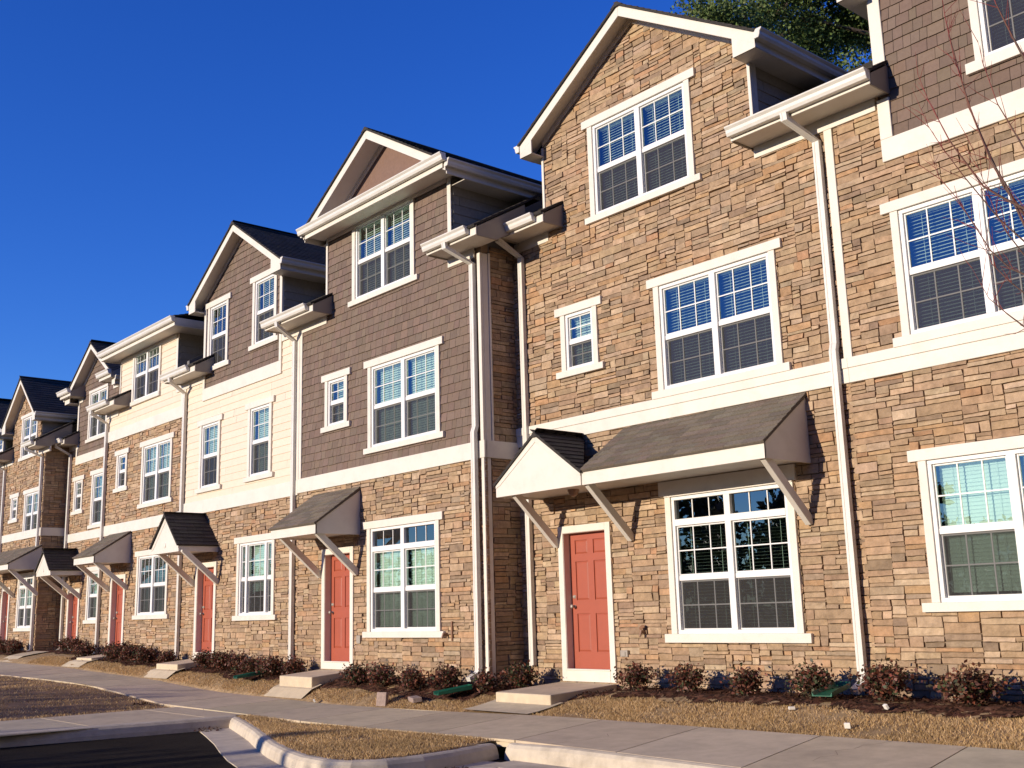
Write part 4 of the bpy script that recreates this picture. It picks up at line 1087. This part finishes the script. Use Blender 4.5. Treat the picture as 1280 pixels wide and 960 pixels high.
litter(-9.12, 7.05, -1.545, .20, 'dark dead leaves in the gutter between island and right kerb', 2)
litter(-15.35, 7.35, -1.545, .2, 'brown leaves in the corner where left kerb meets the island', 3)
litter(-18.6, 7.7, -1.36, .13, 'small clump of leaves at the edge of the left verge', 4)

# --- bare sapling at the right, trunk just outside the frame
def sapling():
    root = empty('sapling', (-2.05, 6.1, zg(-2, 8))); tag(root, 'bare sapling with thin red-brown twigs reaching in at the right edge', 'tree')
    o = Vector(root.location)
    T = MB(); T.tube([Vector(p) - o for p in ((-2.05, 6.1, -1.45), (-2.07, 6.1, -.2), (-2.1, 6.08, 1.0), (-2.05, 6.05, 2.2), (-1.95, 6.0, 3.6), (-1.9, 6.0, 4.6))], [.035, .03, .026, .02, .012, .004], 8, (.10, .065, .045))
    T.build('trunk', M['twig'], root)
    CC = [(.10, .055, .038), (.13, .055, .035), (.21, .05, .04)]
    TW = TWIGS
    for pts, r0, y0 in TW:
        b = MB(); P = [Vector(p) - o for p in pts]
        n = len(P); rr = random.Random(int(r0 * 1e5))
        base = P[0]; st = Vector((-2.06, 6.09, base.z + o.z - .45)) - o
        path = [st] + P; r0 *= 1.1; rad_ = [r0 * 1.2] + [r0 * (1 - .85 * i / (n - 1)) for i in range(n)]
        for i in range(len(path) - 1):
            t = i / (len(path) - 1); c = CC[0] if t < .35 else CC[1] if t < .6 else CC[2]
            b.tube([path[i], path[i + 1]], [rad_[i], rad_[i + 1]], 5, c)
        for i in range(1, n):
            for q in range(3):
                t = rr.random(); p = path[i].lerp(path[i + 1], t) if i + 1 < len(path) else path[i]
                d = (path[min(i + 1, len(path) - 1)] - path[i]).normalized() if i + 1 < len(path) else (path[i] - path[i - 1]).normalized()
                d = (d + Vector((rr.gauss(0, .4), rr.gauss(0, .4), rr.gauss(.05, .35)))).normalized(); l = rr.uniform(.06, .28)
                e = p + d * l; b.tube([p, p.lerp(e, .5) + Vector((0, 0, rr.gauss(0, .01))), e], [.0022, .0017, .0008], 4, CC[2])
        b.build('branch', M['twig'], root)
TWIGS = []
TWIGS = [([(-2.578, 6.15, 2.146), (-2.687, 6.18, 2.369), (-2.785, 6.21, 2.688), (-2.863, 6.24, 2.965), (-2.942, 6.27, 3.455), (-2.97, 6.3, 3.628), (-2.989, 6.33, 3.844)], 0.0085, 6.15), ([(-2.537, 6.05, 2.031), (-2.626, 6.08, 2.315), (-2.718, 6.11, 2.541), (-2.794, 6.14, 2.816), (-2.859, 6.17, 3.128), (-2.898, 6.2, 3.287), (-2.933, 6.23, 3.53)], 0.007, 6.05), ([(-2.449, 5.9, 2.075), (-2.583, 5.93, 2.193), (-2.704, 5.96, 2.311), (-2.884, 5.99, 2.664), (-3.002, 6.02, 2.981), (-3.065, 6.05, 3.19)], 0.008, 5.9), ([(-2.598, 6.2, 1.979), (-2.752, 6.23, 2.182), (-2.946, 6.26, 2.519), (-3.079, 6.29, 2.767), (-3.171, 6.32, 2.96), (-3.265, 6.35, 3.267)], 0.005, 6.2), ([(-2.536, 6.0, 1.74), (-2.644, 6.03, 1.82), (-2.753, 6.06, 1.96), (-2.924, 6.09, 2.333), (-3.037, 6.12, 2.514), (-3.109, 6.15, 2.767)], 0.005, 6.0), ([(-2.487, 5.8, 1.394), (-2.596, 5.83, 1.507), (-2.703, 5.86, 1.628), (-2.792, 5.89, 1.833)], 0.0045, 5.8), ([(-2.575, 6.3, 2.541), (-2.658, 6.33, 2.757), (-2.738, 6.36, 2.952), (-2.807, 6.39, 3.257), (-2.837, 6.42, 3.443)], 0.005, 6.3), ([(-2.268, 5.7, 2.797), (-2.343, 5.73, 3.014), (-2.419, 5.76, 3.254), (-2.469, 5.79, 3.464)], 0.007, 5.7), ([(-2.592, 6.1, 1.656), (-2.697, 6.13, 1.772), (-2.799, 6.16, 1.91), (-2.86, 6.19, 2.13), (-2.955, 6.22, 2.306)], 0.004, 6.1), ([(-2.504, 5.95, 1.815), (-2.615, 5.98, 2.015), (-2.679, 6.01, 2.175), (-2.749, 6.04, 2.434), (-2.79, 6.07, 2.631)], 0.004, 5.95)]
sapling()

# --- evergreen behind the roofs
def leaf_cloud(mb, r, cen, rx, rz, n, size, cols):
    for i in range(n):
        d = Vector((r.gauss(0, 1), r.gauss(0, 1), r.gauss(0, 1))).normalized() * (r.random() ** .45)
        p = Vector(cen) + Vector((d.x * rx, d.y * rx, d.z * rz)); l = size * r.uniform(.6, 1.4)
        a = Vector((r.gauss(0, 1), r.gauss(0, 1), r.gauss(.3, .8))).normalized(); s = a.cross(Vector((r.gauss(0, 1), r.gauss(0, 1), r.gauss(0, 1)))).normalized() * l * .35
        mb.face([p - s * .6, p + a * l * .5 - s, p + a * l, p + a * l * .5 + s], jit(r.choice(cols), .35, r))
def evergreen(x, y, zb, h, w, label, seed, size=.085):
    r = random.Random(seed); root = empty('evergreen_tree', (x, y, zb)); tag(root, label, 'tree', 'trees behind the houses')
    t = MB(); t.tube([(0, 0, 0), (.1, 0, h * .4), (0, .1, h * .75), (0, 0, h)], [.32, .25, .14, .03], 8); f = MB()
    for k in range(60):
        z = h * r.uniform(.34, .98); a = r.uniform(0, 6.28); L = w * (1.08 - ((z / h) - .55) ** 2 * 2.6) * r.uniform(.45, 1)
        e = Vector((math.cos(a) * L, math.sin(a) * L, z + L * .18)); t.tube([(0, 0, z - .3), e * .5 + Vector((0, 0, z * .5 - .1)), e], [.07, .045, .015], 5)
        for q in range(4):
            c = e * r.uniform(.45, 1.05); c.z = z + r.uniform(-.3, .6); leaf_cloud(f, r, c, r.uniform(.5, 1.0), r.uniform(.35, .65), 620, size, [(.12, .17, .05), (.08, .12, .036), (.17, .21, .065), (.09, .125, .035)])
    t.build('trunk', M['bark'], root); f.build('crown', M['needle'], root)
evergreen(-16.8, 24.5, -1.2, 20.5, 4.8, 'dark green evergreen rising behind the roofs between stone gable and brown gable', 5)
evergreen(-13.2, 26.5, -1.2, 20.5, 5.0, 'evergreen standing just right behind the other one over the roofs', 6)

# --- unseen trees added behind the camera to shade the road and darken lower panes
r = random.Random(77); f = MB()
x = -120
while x < 70:
    x += r.uniform(3.0, 5.0); h = r.uniform(12.2, 13.6) if x < -46 else r.uniform(7.0, 9.5) if x < -8 else r.uniform(20, 28); y = r.uniform(-72, -62)  # added tree heights: dark panes on the left, blocked horizon sky on the right
    f.tube([(x, y, -1.8), (x, y, h * .6)], [.25, .12], 6, (.07, .05, .04))
    for k in range(7 if x > -46 else 13): leaf_cloud(f, r, (x + r.uniform(-2, 2), y + r.uniform(-2, 2), h * r.uniform(.15, .85) - 1), r.uniform(1.4, 2.4) * (1 if h < 15 else 1.7), r.uniform(1.0, 1.8) * (1 if h < 15 else 2), 60 if h < 15 else 110, .9 if h < 15 else 1.4, [(.06, .07, .03), (.09, .075, .045), (.04, .055, .025), (.11, .085, .055)])
for k in range(34):  # more unseen trees added to block low sky from the right
    x, y, h = r.uniform(38, 52), -45 + k * 3.2, r.uniform(10, 15)
    f.tube([(x, y, -1.8), (x, y, h * .6)], [.25, .12], 6, (.07, .05, .04))
    for q in range(7): leaf_cloud(f, r, (x + r.uniform(-2, 2), y + r.uniform(-2, 2), h * r.uniform(.15, .85) - 1), r.uniform(1.6, 2.6), r.uniform(1.2, 2.0), 60, .9, [(.06, .07, .03), (.09, .075, .045), (.04, .055, .025)])
tag(f.build('added_woodland', M['needle']), 'unseen mixed wood added behind and right of the viewer to block low sky and fill pane reflections', 'added_woodland', kind='stuff')
f = MB(); x = -75  # unseen evergreen row added, its height set by how far its shade reaches
while x < -14.2:
    x += r.uniform(.6, 1.1); h = r.uniform(5.1, 5.7) if x < -22.5 else r.uniform(4.0, 4.5) if x < -18.5 else r.uniform(4.3, 4.7); y = r.uniform(-14.6, -13.4)
    f.tube([(x, y, -1.6), (x, y, h * .6 - 1.6)], [.06, .03], 5, (.07, .05, .04))
    for k in range(6): leaf_cloud(f, r, (x + r.uniform(-.3, .3), y + r.uniform(-.4, .4), -1.6 + h * (k + .6) / 6.6), r.uniform(.55, .8), .5, 55, .26, [(.035, .055, .02), (.05, .07, .028)])
tag(f.build('shade_hedge', M['needle']), 'unseen evergreen row added behind the viewer to shade road and verge', 'shade_hedge', kind='stuff')

r = random.Random(91)  # unseen grove added to cut sky fill on faces turned right
for i, (x, y, h) in enumerate(((9, -9, 15), (8, -3, 16), (11, 2.5, 17), (7.5, 6.5, 13), (15, -6, 18), (16, 6, 18), (14, -14, 16), (20, 0, 19), (3, -14, 18), (1, -20, 19), (8, -22, 20), (22, -10, 20), (26, 4, 20), (14, -24, 20))):
    root = empty('evergreen_tree', (x, y, -1.6)); tag(root, 'unseen broad evergreen added beyond the right edge to block sky light', 'tree', 'added trees beyond the right edge blocking sky light')
    t = MB(); t.tube([(0, 0, 0), (.1, 0, h * .5), (0, 0, h)], [.3, .2, .03], 8, (.07, .05, .04)); f = MB()
    for k in range(30):
        z = h * (.12 + .86 * k / 29); L = (1 - k / 31) * 3.0 + .5
        for q in range(3):
            a = r.uniform(0, 6.28); leaf_cloud(f, r, (math.cos(a) * L * .6, math.sin(a) * L * .6, z), L * .55 + .3, .6, 60, .5, [(.045, .055, .025), (.06, .065, .03)])
    t.build('trunk', M['bark'], root); f.build('crown', M['needle'], root)
root = empty('shadow_lamp_post', (-16.7, -15.2, -1.6)); tag(root, 'unseen lamp post added behind the viewer to cast a thin shadow', 'added lamp post')  # unseen lamp post, added to throw a narrow shadow over the island kerb
t = MB(); t.tube([(0, 0, 0), (0, 0, .5), (0, 0, .52), (0, 0, 4.6)], [.24, .22, .17, .15], 14); t.build('pole', M['handle'], root, smooth=True)
t = MB(); t.tube([(0, 0, 4.6), (0, 0, 4.7), (0, 0, 5.0), (0, 0, 5.1)], [.12, .26, .22, .05], 12); t.build('lamp_head', M['handle'], root, smooth=True)

# ================================================================== LIGHT, SKY, CAMERA
SKY_SAT, SKY_VAL = 1.115, 1.70
EL, AZ = 11.8, 11.0       # sun heading: into the picture and a little to the right
d = Vector((math.sin(rad(AZ)) * math.cos(rad(EL)), math.cos(rad(AZ)) * math.cos(rad(EL)), -math.sin(rad(EL))))
sd = bpy.data.lights.new('sun', 'SUN'); sd.energy = 5.0; sd.angle = rad(.5); sd.color = (1, .875, .715)
so = bpy.data.objects.new('sun', sd); so.rotation_euler = d.to_track_quat('-Z', 'Y').to_euler(); so.location = (-20, -60, 30); col.objects.link(so)
w = bpy.data.worlds.new('World'); bpy.context.scene.world = w; w.use_nodes = True; nt = w.node_tree
sk = nt.nodes.new('ShaderNodeTexSky'); sk.sky_type = 'NISHITA'; sk.sun_disc = False; sk.sun_elevation = rad(EL); sk.sun_rotation = rad(180 + AZ)
sk.air_density = 1.0; sk.dust_density = 0; sk.ozone_density = 6.0; sk.altitude = 0
bg = nt.nodes['Background']; bg.inputs[1].default_value = .12
hs = nt.nodes.new('ShaderNodeHueSaturation'); hs.inputs['Saturation'].default_value = SKY_SAT; hs.inputs['Value'].default_value = SKY_VAL; hs.inputs['Hue'].default_value = .523
nt.links.new(sk.outputs[0], hs.inputs['Color']); nt.links.new(hs.outputs[0], bg.inputs[0])
sc = bpy.context.scene
sc.view_settings.view_transform = 'Standard'; sc.view_settings.look = 'None'; sc.view_settings.exposure = 0.14; sc.view_settings.gamma = 1; sc.view_settings.use_curve_mapping = False
cd = bpy.data.cameras.new('camera'); cd.sensor_width = 36; cd.lens = 1373.17 / 1280 * 36; cd.clip_end = 2000; cd.clip_start = .05
co = bpy.data.objects.new('camera', cd); col.objects.link(co); sc.camera = co
Rm = ((0.65067821, 0.75885572, -0.027493), (-0.17168488, 0.11174936, -0.97879333), (-0.73969059, 0.64159963, 0.20299693))
co.matrix_world = Matrix(((Rm[0][0], -Rm[1][0], -Rm[2][0], 0), (Rm[0][1], -Rm[1][1], -Rm[2][1], 0), (Rm[0][2], -Rm[1][2], -Rm[2][2], 0), (0, 0, 0, 1)))
try:
    sc.cycles.max_bounces = 8; sc.cycles.transparent_max_bounces = 12; sc.cycles.use_denoising = True
except Exception: pass
